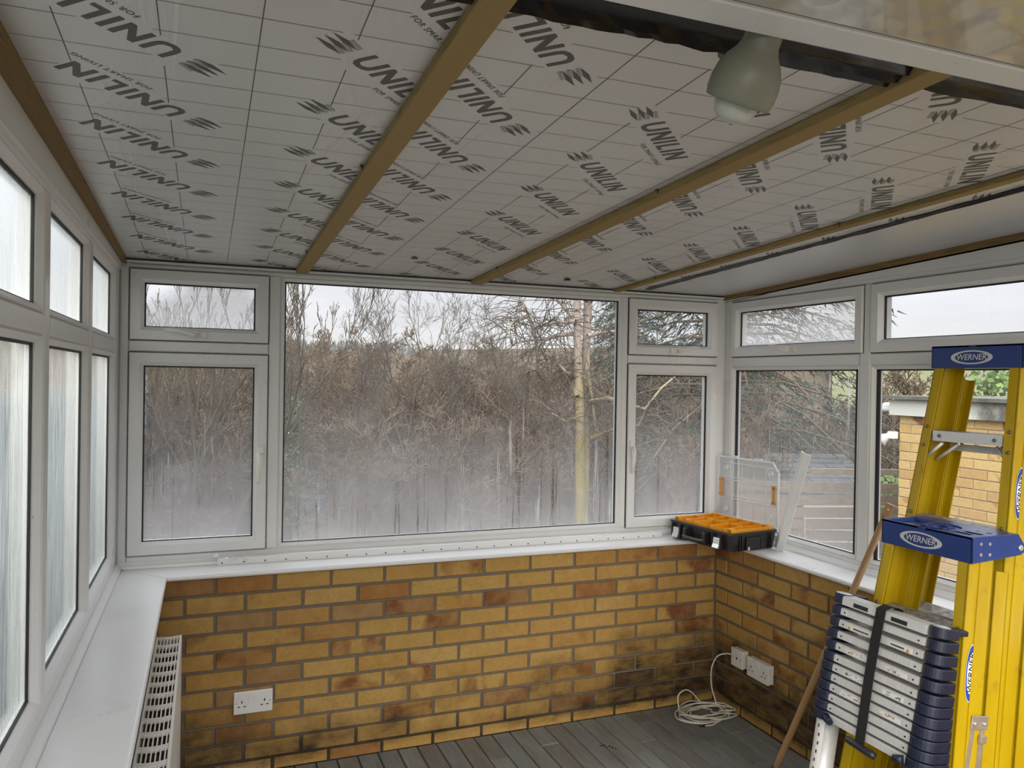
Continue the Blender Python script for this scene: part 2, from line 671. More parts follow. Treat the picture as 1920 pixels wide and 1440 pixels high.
def mat_glass(name, fog=0.5, fog_top=1.5, fog_bot=0.95, streak=0.35, tint=(0.97, 0.985, 0.98), drops=0.25, axis='X', base=0.06):
    """clear double glazing with condensation: fog that thickens downwards, run marks and droplets"""
    m = NT(name)
    g = m.n('ShaderNodeNewGeometry')
    pz = m.sep(g.outputs['Position'])
    tr = m.n('ShaderNodeBsdfTransparent')
    tr.inputs[0].default_value = (*tint, 1)
    gl = m.n('ShaderNodeBsdfGlossy')
    gl.inputs['Roughness'].default_value = 0.03
    fr = m.n('ShaderNodeFresnel')
    fr.inputs['IOR'].default_value = 1.35
    mixg = m.n('ShaderNodeMixShader')
    m.l(fr.outputs[0], mixg.inputs[0])
    m.l(tr.outputs[0], mixg.inputs[1])
    m.l(gl.outputs[0], mixg.inputs[2])
    tl = m.n('ShaderNodeBsdfTranslucent')
    tl.inputs[0].default_value = (0.86, 0.87, 0.88, 1)
    df = m.n('ShaderNodeBsdfDiffuse')
    df.inputs[0].default_value = (0.80, 0.81, 0.82, 1)
    mf = m.n('ShaderNodeMixShader')
    mf.inputs[0].default_value = 0.35
    m.l(tl.outputs[0], mf.inputs[1])
    m.l(df.outputs[0], mf.inputs[2])
    big = m.noise(m.pos((1, 1, 1)), 2.6, 3, 0.5)
    hz = m.map(m.math('ADD', pz['Z'], m.math('MULTIPLY', m.math('SUBTRACT', big, 0.5), 0.55)), fog_bot, fog_top, 1.0, 0.0)
    fogf = m.math('ADD', base, m.math('MULTIPLY', hz, fog))
    st_s = (55, 55, 1.3)
    st = m.noise(m.pos(st_s), 1.0, 4, 0.65, 0.25)
    run = m.map(st, 0.585, 0.64)
    runmask = m.math('MULTIPLY', m.map(big, 0.40, 0.62), m.map(pz['Z'], 1.75, 1.35, 0.25, 1.0))
    clear = m.math('MULTIPLY', m.math('MULTIPLY', run, runmask), 0.6)
    fogf = m.math('MULTIPLY', fogf, m.math('SUBTRACT', 1.0, clear))
    brt = m.math('MULTIPLY', m.math('MULTIPLY', m.map(m.noise(m.pos((46, 46, 1.6), (3, 5, 2)), 1.0, 4, 0.7, 0.35), 0.625, 0.67), m.map(big, 0.46, 0.58)), streak)
    dr = m.n('ShaderNodeTexVoronoi')
    dr.inputs['Scale'].default_value = 170
    m.l(m.pos((1, 1, 0.75)), dr.inputs['Vector'])
    dmask = m.math('MULTIPLY', m.map(dr.outputs['Distance'], 0.12, 0.30, 1, 0), m.map(m.noise(m.pos((1, 1, 1)), 6, 3), 0.50, 0.66))
    fac = m.math('MINIMUM', m.math('ADD', m.math('ADD', fogf, brt), m.math('MULTIPLY', dmask, drops)), 0.93)
    ms = m.n('ShaderNodeMixShader')
    m.l(fac, ms.inputs[0])
    m.l(mixg.outputs[0], ms.inputs[1])
    m.l(mf.outputs[0], ms.inputs[2])
    m.l(ms.outputs[0], m.out.inputs['Surface'])
    MT[name] = m.m


mat_glass('glass_back', 0.42, 1.50, 0.86, 0.30, base=0.05, drops=0.35)
mat_glass('glass_vent_wet', 0.60, 1.955, 1.86, 0.5, drops=0.55, base=0.05)
mat_glass('glass_vent', 0.1, 1.9, 1.7, 0.3, base=0.04)
mat_glass('glass_right_vent', 0.55, 2.05, 1.80, 0.4, drops=0.3, base=0.10)
mat_glass('glass_right', 0.30, 1.60, 0.88, 0.5, base=0.07)
mat_glass('glass_clear', 0.20, 1.1, 0.86, 0.1, base=0.02, drops=0.15)


def mat_glass_plain():
    m = NT('glass_plain')
    tr = m.n('ShaderNodeBsdfTransparent')
    tr.inputs[0].default_value = (0.96, 0.975, 0.97, 1)
    gl = m.n('ShaderNodeBsdfGlossy')
    gl.inputs['Roughness'].default_value = 0.03
    fr = m.n('ShaderNodeFresnel')
    fr.inputs['IOR'].default_value = 1.35
    ms = m.n('ShaderNodeMixShader')
    m.l(fr.outputs[0], ms.inputs[0])
    m.l(tr.outputs[0], ms.inputs[1])
    m.l(gl.outputs[0], ms.inputs[2])
    m.l(ms.outputs[0], m.out.inputs['Surface'])
    MT['glass_plain'] = m.m


mat_glass_plain()


def mat_obscure():
    m = NT('glass_obscure')
    v = m.pos((150, 150, 7))
    n = m.noise(v, 1.0, 4, 0.6, 0.3)
    n2 = m.noise(m.pos((1, 1, 1)), 90, 2, 0.5)
    rf = m.n('ShaderNodeBsdfRefraction')
    rf.inputs['Color'].default_value = (0.90, 0.95, 0.94, 1)
    rf.inputs['Roughness'].default_value = 0.14
    rf.inputs['IOR'].default_value = 1.08
    bp = m.n('ShaderNodeBump')
    bp.inputs['Strength'].default_value = 1.0
    bp.inputs['Distance'].default_value = 0.03
    m.l(m.math('ADD', n, m.math('MULTIPLY', n2, 0.15)), bp.inputs['Height'])
    m.l(bp.outputs[0], rf.inputs['Normal'])
    tl = m.n('ShaderNodeBsdfTranslucent')
    tl.inputs[0].default_value = (0.82, 0.87, 0.87, 1)
    gl = m.n('ShaderNodeBsdfGlossy')
    gl.inputs['Roughness'].default_value = 0.12
    m.l(bp.outputs[0], gl.inputs['Normal'])
    tr = m.n('ShaderNodeBsdfTransparent')
    tr.inputs[0].default_value = (0.9, 0.95, 0.94, 1)
    a = m.n('ShaderNodeMixShader')
    m.l(m.map(n, 0.35, 0.65, 0.14, 0.55), a.inputs[0])
    m.l(rf.outputs[0], a.inputs[1])
    m.l(tl.outputs[0], a.inputs[2])
    t2 = m.n('ShaderNodeMixShader')
    t2.inputs[0].default_value = 0.15
    m.l(a.outputs[0], t2.inputs[1])
    m.l(tr.outputs[0], t2.inputs[2])
    fr = m.n('ShaderNodeFresnel')
    fr.inputs['IOR'].default_value = 1.25
    b = m.n('ShaderNodeMixShader')
    m.l(m.math('MULTIPLY', fr.outputs[0], 0.6), b.inputs[0])
    m.l(t2.outputs[0], b.inputs[1])
    m.l(gl.outputs[0], b.inputs[2])
    m.l(b.outputs[0], m.out.inputs['Surface'])
    MT['glass_obscure'] = m.m


mat_obscure()


def mat_clear_plastic():
    m = NT('clear_plastic')
    tr = m.n('ShaderNodeBsdfTransparent')
    tr.inputs[0].default_value = (0.93, 0.94, 0.94, 1)
    gl = m.n('ShaderNodeBsdfPrincipled')
    gl.inputs['Base Color'].default_value = (0.85, 0.86, 0.86, 1)
    gl.inputs['Roughness'].default_value = 0.15
    lw = m.n('ShaderNodeLayerWeight')
    lw.inputs['Blend'].default_value = 0.35
    ms = m.n('ShaderNodeMixShader')
    m.l(m.map(lw.outputs['Facing'], 0, 1, 0.14, 0.85), ms.inputs[0])
    m.l(tr.outputs[0], ms.inputs[1])
    m.l(gl.outputs[0], ms.inputs[2])
    m.l(ms.outputs[0], m.out.inputs['Surface'])
    MT['clear_plastic'] = m.m
    m = NT('clear_rib')
    tr = m.n('ShaderNodeBsdfTransparent')
    gl = m.n('ShaderNodeBsdfPrincipled')
    gl.inputs['Base Color'].default_value = (0.9, 0.91, 0.92, 1)
    gl.inputs['Roughness'].default_value = 0.12
    ms = m.n('ShaderNodeMixShader')
    ms.inputs[0].default_value = 0.68
    m.l(tr.outputs[0], ms.inputs[1])
    m.l(gl.outputs[0], ms.inputs[2])
    m.l(ms.outputs[0], m.out.inputs['Surface'])
    MT['clear_rib'] = m.m


mat_clear_plastic()


def mat_bark(name, a, b, birch=False):
    m = NT(name)
    v = m.coord('Object', (1, 1, 1))
    n = m.noise(v, 3.0, 4, 0.6)
    c = m.mix(n, a, b)
    if birch:
        pz = m.sep(m.n('ShaderNodeNewGeometry').outputs['Position'])
        d = m.noise(m.coord('Object', (9, 9, 26)), 1.0, 3, 0.6)
        c = m.mix(m.map(d, 0.60, 0.68), c, (0.03, 0.025, 0.02))
        gr = m.math('MULTIPLY', m.map(pz['Z'], 2.0, 0.9), m.map(n, 0.25, 0.52))
        c = m.mix(gr, c, (0.21, 0.17, 0.04))
    m.bsdf(c, 0.9, 0, 0.2)
    MT[name] = m.m


mat_bark('bark_grey', (0.06, 0.05, 0.038), (0.125, 0.105, 0.08))
mat_bark('bark_brown', (0.105, 0.076, 0.053), (0.205, 0.156, 0.112))
mat_bark('bark_birch', (0.22, 0.18, 0.15), (0.42, 0.36, 0.31), True)


def mat_ground():
    m = NT('hillside')
    v = m.pos()
    n = m.noise(v, 0.35, 6, 0.65)
    f = m.noise(m.pos((1, 1, 1)), 3.0, 5, 0.7)
    c = m.ramp(n, [(0.3, (0.105, 0.08, 0.06)), (0.45, (0.16, 0.12, 0.09)), (0.55, (0.145, 0.12, 0.075)), (0.7, (0.20, 0.165, 0.13))])
    c = m.mix(m.map(f, 0.3, 0.7, 0, 0.6), c, (0.07, 0.055, 0.04))
    m.bsdf(c, 1.0, 0, 0.1)
    m.bump(f, 1.0, 0.3)
    MT['hillside'] = m.m
    m = NT('hazed_trees')
    v = m.pos((1, 1, 1))
    n = m.noise(v, 0.15, 5, 0.7)
    c = m.mix(n, (0.17, 0.19, 0.19), (0.26, 0.28, 0.28))  # distance haze put into the colour as a bluish grey
    m.bsdf(c, 1.0, 0, 0.0)
    MT['hazed_trees'] = m.m
    m = NT('far_field')
    n = m.noise(m.pos(), 0.08, 4, 0.6)
    c = m.mix(n, (0.15, 0.165, 0.085), (0.20, 0.195, 0.13))
    m.bsdf(c, 1.0, 0, 0.0)
    MT['far_field'] = m.m


mat_ground()
# ================================================================== SETTING
XL, XR, YB = -0.207, 2.366, 0.0        # inner brick faces
FL, FR, FB = -0.372, 2.525, 0.165      # inner faces of the window frames
SILL = 0.82
YEND = -3.62                            # where the side walls end behind the camera


def zc(y):                              # underside of the roof boards
    return 2.06 + 0.04 * (0.165 - y)


# ---- floor: narrow grey vinyl planks along the room
fb = MB().box(-0.36, 2.52, YEND, 0.16, -0.12, -0.006)
floor = tag(fb.build('floor', MT['mortar']), 'grey wood effect plank floor with blue and brown tints', 'floor', kind='structure')
PW = 0.086
rng = random.Random(3)
plank_meshes = {}
nx = 30
for i in range(nx):
    x = XL + 0.003 + i * PW
    if x + PW > XR + 0.004: w = XR - x - 0.002
    else: w = PW
    if w < 0.02: continue
    y = -rng.uniform(0.12, 0.85)
    y1 = -0.002
    while y1 > -2.6:
        ln = round(y1 - max(y, -2.9), 3)
        key = (round(w, 3), ln)
        if key not in plank_meshes:
            g = 0.0022
            me = bpy.data.meshes.new('plank')
            vs = [(g, -ln + g, -0.006), (w - g, -ln + g, -0.006), (w - g, -g, -0.006), (g, -g, -0.006), (2 * g, -ln + 2 * g, 0), (w - 2 * g, -ln + 2 * g, 0), (w - 2 * g, -2 * g, 0), (2 * g, -2 * g, 0)]
            me.from_pydata(vs, [], [(4, 5, 6, 7), (0, 1, 5, 4), (1, 2, 6, 5), (2, 3, 7, 6), (3, 0, 4, 7)])
            plank_meshes[key] = me
        o = link('plank', plank_meshes[key], MT['plank'], floor)
        o.location = (x, y1, rng.uniform(-0.0006, 0.0004))
        y1 = y
        y = y1 - 0.92
MB().box(XL, XR, YEND, -2.9, -0.006, 0.0).build('plank_area', MT['plank'], floor)

# ---- brick dwarf walls
BH, BL, JT = 0.0625, 0.2125, 0.0125
brick_cache = {}


def brick_mesh(ln, h, name='brick', dep=0.05, mat='brick'):
    key = (round(ln, 3), round(h, 3), mat)
    if key in brick_cache: return brick_cache[key]
    c = 0.0025
    me = bpy.data.meshes.new(name)
    vs = [(0, dep, 0), (ln, dep, 0), (ln, dep, h), (0, dep, h), (0, c, 0), (ln, c, 0), (ln, c, h), (0, c, h),
          (c, 0, c), (ln - c, 0, c), (ln - c, 0, h - c), (c, 0, h - c)]
    fs = [(8, 9, 10, 11), (4, 5, 9, 8), (5, 6, 10, 9), (6, 7, 11, 10), (7, 4, 8, 11), (0, 1, 5, 4), (1, 2, 6, 5), (2, 3, 7, 6), (3, 0, 4, 7)]
    me.from_pydata(vs, [], fs)
    me.materials.append(MT[mat])
    brick_cache[key] = me
    return me


def lay_bricks(parent, a0, a1, ztop, zbot, joints, place, mat='brick', seed=1):
    """a runs along the wall; joints(c) = offset of the vertical joints of course c; place(a, z) -> (loc, rotz)"""
    rg = random.Random(seed)
    c = 1
    while True:
        z1 = ztop - 0.075 * (c - 1) - JT / 2
        z0 = z1 - BH
        if z1 < zbot + 0.012: break
        h = BH
        if z0 < zbot: h, z0 = z1 - zbot, zbot
        off = joints(c)
        k = math.floor((a0 - off) / 0.225)
        while off + k * 0.225 < a1:
            b0 = max(off + k * 0.225 + JT / 2, a0)
            b1 = min(off + (k + 1) * 0.225 - JT / 2, a1)
            k += 1
            if b1 - b0 < 0.02: continue
            ln = min(round(b1 - b0, 3), BL)
            me = brick_mesh(ln, h, mat=mat)
            loc, rz = place(b0, z0)
            o = link('brick', me, None, parent)
            jit = rg.uniform(-0.0018, 0.0012)
            o.location = Vector(loc) + Matrix.Rotation(rz, 3, 'Z') @ Vector((rg.uniform(-.001, .001), jit, rg.uniform(-.001, .001)))
            o.rotation_euler = (rg.uniform(-.006, .006), rg.uniform(-.004, .004), rz + rg.uniform(-.004, .004))
        c += 1


wall_back = tag(MB().box(XL - 0.15, XR + 0.15, 0.007, 0.27, -0.4, 0.799).build('wall_back', MT['mortar']), 'low yellow brick wall below the wide back window', 'wall', kind='structure')
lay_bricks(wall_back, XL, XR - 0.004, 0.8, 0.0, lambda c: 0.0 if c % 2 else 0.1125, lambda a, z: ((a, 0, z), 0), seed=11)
wall_right = tag(MB().box(XR + 0.007, XR + 0.27, YEND, 0.27, -0.4, 0.799).build('wall_right', MT['mortar']), 'low yellow brick wall behind the ladders', 'wall', kind='structure')
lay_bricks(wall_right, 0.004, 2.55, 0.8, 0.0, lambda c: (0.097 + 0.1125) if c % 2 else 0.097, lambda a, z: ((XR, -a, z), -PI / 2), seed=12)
wall_left = tag(MB().box(XL - 0.27, XL - 0.007, YEND, 0.27, -0.4, 0.799).build('wall_left', MT['mortar']), 'low yellow brick wall behind the radiator', 'wall', kind='structure')
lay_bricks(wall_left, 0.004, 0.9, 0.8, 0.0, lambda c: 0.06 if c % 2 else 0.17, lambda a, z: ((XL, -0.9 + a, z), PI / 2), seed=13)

# ---- window boards (sills), mitred in the corners
ZT = SILL


def flat(a, b, d): return (a, b, d)


s1 = MB().prism([(-0.357, 0.15), (-0.177, -0.03), (2.336, -0.03), (2.516, 0.15)], flat, 0.80, ZT).build('trim_1', MT['sill_white'], bevel=0.009, seg=3)
tag(s1, 'long white window board under the back window', 'window sill', kind='structure')
s2 = MB().prism([(-0.357, 0.1485), (-0.357, YEND), (-0.177, YEND), (-0.177, -0.0315)], flat, 0.80, ZT - 0.0004).build('trim_2', MT['sill_white'], bevel=0.009, seg=3)
tag(s2, 'scuffed white window board above the radiator', 'window sill', kind='structure')
s3 = MB().prism([(2.516, 0.1485), (2.336, -0.0315), (2.336, YEND), (2.516, YEND)], flat, 0.80, ZT - 0.0004).build('trim_3', MT['sill_white'], bevel=0.009, seg=3)
tag(s3, 'white window board on the brick wall behind the ladders', 'window sill', kind='structure')
cv = [(0, 0), (0.022, 0), (0.020, 0.008), (0.012, 0.016), (0.006, 0.024), (0, 0.024)]
tr4 = MB().prism(cv, lambda a, b, d: (d, FB - a, ZT + b), FL, FR).build('trim_4', MT['upvc'])
tag(tr4, 'white cover bead between back window and sill', 'trim', kind='structure')
tr5 = MB().prism(cv, lambda a, b, d: (FL + a, d, ZT + b), YEND, FB).build('trim_5', MT['upvc'])
tag(tr5, 'white cover bead between left window and sill', 'trim', kind='structure')
tr6 = MB().prism(cv, lambda a, b, d: (FR - a, d, ZT + b), YEND, FB).build('trim_6', MT['upvc'])
tag(tr6, 'white cover bead between right window and sill', 'trim', kind='structure')


# ---- windows
def handle(parent, P, side=1, vertical=False):
    """espagnolette handle; P(u, z, d) maps window coordinates, d<0 towards the room"""
    def add(a, b, d):  # local axes of the handle: a along lever, b across
        return P(d[0] + (b if vertical else a * side), d[1] + (-a if vertical else b), 0)
    return add


def window_run(name, P, frames, label):
    """frames: dict of lists. P(u, z, d): u along, z up, d outwards (0 = inner face of frame)"""
    root = empty(name)
    tag(root, label, 'window', kind='structure')

    def bar(nm, u0, u1, z0, z1, d0=0.0, d1=0.062, ch=0.007, parent=root, mat='upvc'):
        # bar with chamfered front arrises
        horiz = (u1 - u0) > (z1 - z0)
        mb = MB()
        if horiz:
            pr = [(z0 + ch, d0), (z1 - ch, d0), (z1, d0 + ch), (z1, d1), (z0, d1), (z0, d0 + ch)]
            mb.prism(pr, lambda a, b, d: P(d, a, b), u0, u1)
        else:
            pr = [(u0 + ch, d0), (u1 - ch, d0), (u1, d0 + ch), (u1, d1), (u0, d1), (u0, d0 + ch)]
            mb.prism(pr, lambda a, b, d: P(a, d, b), z0, z1)
        return mb.build(nm, MT[mat], parent)

    def ring(nm, u0, u1, z0, z1, w, d0, d1, slope, parent, mat='upvc'):
        """mitred frame of four bars; slope = how far the inner edge falls back to the glass"""
        mb = MB()
        o_ = [(u0, z0), (u1, z0), (u1, z1), (u0, z1)]
        i0 = [(u0 + w - slope, z0 + w - slope), (u1 - w + slope, z0 + w - slope), (u1 - w + slope, z1 - w + slope), (u0 + w - slope, z1 - w + slope)]
        i1 = [(u0 + w, z0 + w), (u1 - w, z0 + w), (u1 - w, z1 - w), (u0 + w, z1 - w)]
        e = 0.003
        oc = [(u0 + e, z0 + e), (u1 - e, z0 + e), (u1 - e, z1 - e), (u0 + e, z1 - e)]
        vs = [P(a, b, d1) for a, b in o_] + [P(a, b, d0 + e) for a, b in o_] + [P(a, b, d0) for a, b in oc] + [P(a, b, d0) for a, b in i0] + [P(a, b, d0 + slope * 1.1) for a, b in i1] + [P(a, b, d1) for a, b in i1]
        fs = []
        for r in range(5):
            for k in range(4):
                k2 = (k + 1) % 4
                fs.append((r * 4 + k, r * 4 + k2, (r + 1) * 4 + k2, (r + 1) * 4 + k))
        for k in range(4):
            k2 = (k + 1) % 4
            fs.append((20 + k, 20 + k2, k2, k))
        mb.add(vs, fs)
        return mb.build(nm, MT[mat], parent)

    def gasket(u0, u1, z0, z1, d, parent, w=0.006, ws=None):
        mb = MB()
        ws = ws or w
        for a0, a1, b0, b1 in ((u0, u1, z0, z0 + w * .6), (u0, u1, z1 - w, z1), (u0, u0 + ws, z0, z1), (u1 - ws, u1, z0, z1)):
            vs = [P(x, y, dd) for x in (a0, a1) for y in (b0, b1) for dd in (d - 0.001, d + 0.006)]
            mb.add(vs, [(0, 1, 3, 2), (4, 6, 7, 5), (0, 4, 5, 1), (2, 3, 7, 6), (0, 2, 6, 4), (1, 5, 7, 3)])
        mb.build('gasket', MT['rubber'], parent)

    def pane(u0, u1, z0, z1, d, mat, parent):
        vs = [P(u0, z0, d), P(u1, z0, d), P(u1, z1, d), P(u0, z1, d)]
        MB().add(vs, [(0, 1, 2, 3)]).build('pane', MT[mat], parent, fixn=False)

    for nm, *a in frames['bars']:
        bar(nm, *a)
    for u0, u1, z0, z1, mat in frames.get('fixed', []):
        # u0..z1 = visible glass opening; beads around it
        b = 0.016
        bead = ring('glazing_bead', u0 - b, u1 + b, z0 - b, z1 + b, b, 0.002, 0.05, 0.012, root)
        gasket(u0, u1, z0, z1, 0.020, bead, 0.006, frames.get('gw'))
        pane(u0 - .004, u1 + .004, z0 - .004, z1 + .004, 0.024, mat, bead)
    for u0, u1, z0, z1, mat, hnd in frames.get('sash', []):
        w = 0.052
        sh = ring('sash', u0 - w, u1 + w, z0 - w, z1 + w, w, -0.012, 0.05, 0.014, root)
        # dark shadow gap seal around the sash
        gasket(u0 - w - .003, u1 + w + .003, z0 - w - .003, z1 + w + .003, -0.0005, sh, 0.0022)
        gasket(u0, u1, z0, z1, 0.012, sh, 0.006)
        pane(u0 - .004, u1 + .004, z0 - .004, z1 + .004, 0.016, mat, sh)
        if hnd:
            hu, hz, vert, side = hnd

            def H(a, b, d):   # a along lever, b across, d out of the frame towards the room
                if vert: return P(hu + b, hz - a, -0.012 - d)
                return P(hu + a * side, hz + b, -0.012 - d)
            mb = MB()
            # escutcheon
            mb.prism([(-0.042, -0.012), (0.036, -0.012), (0.040, -0.006), (0.040, 0.008), (0.034, 0.012), (-0.040, 0.012)], lambda a, b, d: H(a, b, d), 0, 0.012)
            hd = mb.build('handle', MT['handle_cream'], sh, bevel=0.002)
            lv = MB()
            pts = [(-0.006, 0.0, 0.016), (0.02, 0.006, 0.030), (0.05, 0.014, 0.036), (0.085, 0.018, 0.034), (0.118, 0.019, 0.030)]
            if vert: pts = [(a, b * -0.5, d) for a, b, d in pts]
            lv.tube([H(*q) for q in pts], [0.0135, 0.012, 0.0105, 0.0095, 0.0075], 10)
            lv.build('lever', MT['handle_cream'], hd)
            kk = MB().tube([H(0.004, 0, 0.026), H(0.004, 0, 0.0285)], 0.0045, 10)
            kk.build('key_hole', MT['socket_hole'], hd)
    return root


FZ0, FZ1 = SILL, 2.042
# back window
PBK = lambda u, z, d: (u, FB + d, z)
gL, gR, gC0, gC1 = (-0.281, 0.144), (1.988, 2.415), 0.264, 1.884
window_run('window_1', PBK, {
    'bars': [('frame_bar', FL + 0.0, -0.333, FZ0, FZ1), ('frame_bar', 2.467, FR, FZ0, FZ1),
             ('head_bar', -0.333, 2.467, 2.020, FZ1), ('bottom_bar', -0.333, 2.467, FZ0, 0.868),
             ('mullion', 0.196, 0.248, 0.868, 2.020), ('mullion', 1.900, 1.936, 0.868, 2.020),
             ('transom', -0.333, 0.196, 1.686, 1.737), ('transom', 1.936, 2.467, 1.690, 1.737)],
    'fixed': [(gC0, gC1, 0.884, 2.004, 'glass_back')],
    'sash': [(gL[0], gL[1], 1.789, 1.967, 'glass_vent_wet', (-0.088, 1.760, False, -1)),
             (gL[0], gL[1], 0.921, 1.633, 'glass_back', (0.170, 1.265, True, 1)),
             (gR[0], gR[1], 1.790, 1.968, 'glass_vent', (2.215, 1.762, False, 1)),
             (gR[0], gR[1], 0.912, 1.636, 'glass_back', (1.958, 1.262, True, 1))],
}, 'wide white framed back window with fogged glass, trees behind')

# right window (faces into the room, -X); u = -y
PRT = lambda u, z, d: (FR + d, -u, z)
bars, fixed, sash = [], [], []
u = -FB
bars += [('frame_bar', -FB + 0.0, -0.112, FZ0, FZ1), ('head_bar', -0.112, -YEND, 2.022, FZ1 + 0.02), ('bottom_bar', -0.112, -YEND, FZ0, 0.862)]
for k in range(4):
    o_ = 0.925 * k
    a0, a1 = -0.096 + o_, 0.733 + o_
    fixed.append((a0, a1, 0.878, 1.668, 'glass_right' if k == 0 else 'glass_clear' if k == 1 else 'glass_plain'))
    sash.append((a0 + 0.040, a1 - 0.012, 1.790, 1.968, 'glass_right_vent' if k == 0 else 'glass_clear' if k == 1 else 'glass_plain', (0.345, 1.762, False, -1) if k == 0 else None))
    bars.append(('transom', a0 - 0.016, a1 + 0.016, 1.684, 1.737))
    bars.append(('mullion', a1 + 0.016, a1 + 0.080, 0.862, 2.022))
window_run('window_2', PRT, {'bars': bars, 'fixed': fixed, 'sash': sash, 'gw': 0.016}, 'white framed window wall behind the ladders')

# left window with obscured glass; u = y
PLF = lambda u, z, d: (FL - d, u, z)
bars, fixed = [('frame_bar', 0.045, FB, FZ0, FZ1), ('head_bar', YEND, 0.045, 1.995, FZ1), ('bottom_bar', YEND, 0.045, FZ0, 0.882)], []
edges = [0.045]
for k in range(5):
    y1 = 0.045 - 0.7 * k if k == 0 else -0.600 - 0.7 * (k - 1) - 0.064
    y0 = -0.600 - 0.7 * k
    fixed += [(y0 + 0.016, y1 - 0.016, 0.898, 1.664, 'glass_obscure'), (y0 + 0.016, y1 - 0.016, 1.746, 1.979, 'glass_obscure')]
    bars += [('transom', y0, y1, 1.680, 1.730), ('mullion', y0 - 0.064, y0, 0.882, 1.995)]
window_run('window_3', PLF, {'bars': bars, 'fixed': fixed}, 'white framed side window with obscured ribbed glass')

# corner posts and head trims
tag(MB().box(FL - 0.07, FL, FB, FB + 0.07, FZ0, FZ1).build('trim_7', MT['upvc'], bevel=0.004), 'white corner post between left and back windows', 'trim', kind='structure')
tag(MB().box(FR, FR + 0.07, FB, FB + 0.07, FZ0, FZ1).build('trim_8', MT['upvc'], bevel=0.004), 'white corner post between back and right windows', 'trim', kind='structure')
tag(MB().box(FL, FR, FB - 0.010, FB + 0.05, FZ1 + 0.001, FZ1 + 0.011).build('trim_9', MT['upvc'], bevel=0.002), 'thin white head strip above the back window', 'trim', kind='structure')
tag(MB().box(FL, FR, FB - 0.004, FB + 0.05, FZ1 + 0.011, zc(FB) + 0.03).build('trim_10', MT['rubber']), 'black gap between back window and ceiling boards', 'trim', kind='structure')
# sloping timber and white trim on top of the left frame
mbp = MB()
ys = [YEND, FB]


def wedge(mb, x0, x1, zl, zu):
    vs = [(x, y, z) for y in ys for x in (x0, x1) for z in (zl(y), zu(y))]
    mb.add(vs, [(0, 1, 3, 2), (4, 6, 7, 5), (0, 2, 6, 4), (1, 5, 7, 3), (0, 4, 5, 1), (2, 3, 7, 6)])
    return mb


tag(wedge(MB(), FL - 0.03, FL + 0.024, lambda y: FZ1 - 0.002 + 0.0225 * (FB - y), lambda y: zc(y) + 0.02).build('trim_11', MT['plate_wood']), 'rough timber wall plate along the top of the left window', 'timber', kind='structure')
tag(wedge(MB(), FL - 0.03, FL + 0.008, lambda y: FZ1 - 0.030, lambda y: FZ1 - 0.0025 + 0.0225 * (FB - y)).build('trim_12', MT['upvc']), 'white cover strip under the left timber plate', 'trim', kind='structure')
tag(wedge(MB(), FR - 0.012, FR + 0.05, lambda y: FZ1 + 0.0, lambda y: zc(y) - 0.030).build('trim_13', MT['upvc']), 'white sloping cover strip above the right window', 'trim', kind='structure')
tag(wedge(MB(), FR - 0.020, FR + 0.05, lambda y: zc(y) - 0.024, lambda y: zc(y) + 0.02).build('trim_14', MT['plate_wood']), 'narrow timber strip between right window and ceiling', 'timber', kind='structure')
tag(wedge(MB(), FR - 0.010, FR + 0.05, lambda y: zc(y) - 0.031, lambda y: zc(y) - 0.023).build('trim_15', MT['rubber']), 'dark open joint above the right window', 'trim', kind='structure')

# ---- ceiling of foil faced insulation boards
YF = -2.250      # black taped joint
ceil = tag(empty('ceiling'), 'silver foil faced insulation board ceiling with printed grid and logos', 'ceiling', kind='structure')
SL = math.atan(0.04)


def board(x0, x1, y0, y1, mat='foil_board'):
    vs = [(x, y, zc(y) + t) for y in (y0, y1) for x in (x0, x1) for t in (0, 0.05)]
    o = MB().add(vs, [(0, 1, 3, 2), (4, 6, 7, 5), (0, 2, 6, 4), (1, 5, 7, 3), (0, 4, 5, 1), (2, 3, 7, 6)]).build('insulation_board', MT[mat], ceil)
    return o


boards = [board(-0.378, 0.328, YF, 0.20), board(0.332, 1.118, YF, 0.20), board(1.122, 1.858, YF, 0.20), board(1.862, 1.996, YF, 0.20), board(2.000, 2.56, YF, 0.20, 'plain_board')]
nearb = [board(-0.378, 0.328, -2.60, YF - 0.004), board(0.332, 1.118, -2.60, YF - 0.004), board(1.122, 1.858, -2.60, YF - 0.004), board(1.862, 2.56, -2.60, YF - 0.004)]
# roof deck over the boards
MB().add([(x, y, zc(y) + t) for y in (-2.64, 0.42) for x in (-0.55, 2.72) for t in (0.052, 0.12)], [(0, 1, 3, 2), (4, 6, 7, 5), (0, 2, 6, 4), (1, 5, 7, 3), (0, 4, 5, 1), (2, 3, 7, 6)]).build('roof_deck', MT['felt_grey'], ceil)

# printed logo: letters laid out in millimetres, baseline at -16, cap height 38
LET = [
    [(63, -16), (74, -16), (74, 17), (100, -16), (111, -16), (111, 38), (100, 38), (100, 4), (74, 38), (63, 38)],
    [(122, -16), (133, -16), (133, 38), (122, 38)],
    [(146, -16), (176, -16), (176, -6), (157, -6), (157, 38), (146, 38)],
    [(186, -16), (197, -16), (197, 38), (186, 38)],
    [(209, -16), (220, -16), (220, 17), (246, -16), (257, -16), (257, 38), (246, 38), (246, 4), (220, 38), (209, 38)],
]
UU = [(3, 38), (3, 4), (6, -8), (14, -15), (27, -17), (40, -15), (49, -8), (52, 4), (52, 38), (41, 38), (41, 5), (38, -3), (27, -7), (17, -3), (14, 5), (14, 38)]


def ear(poly):
    return [tuple(range(len(poly)))]


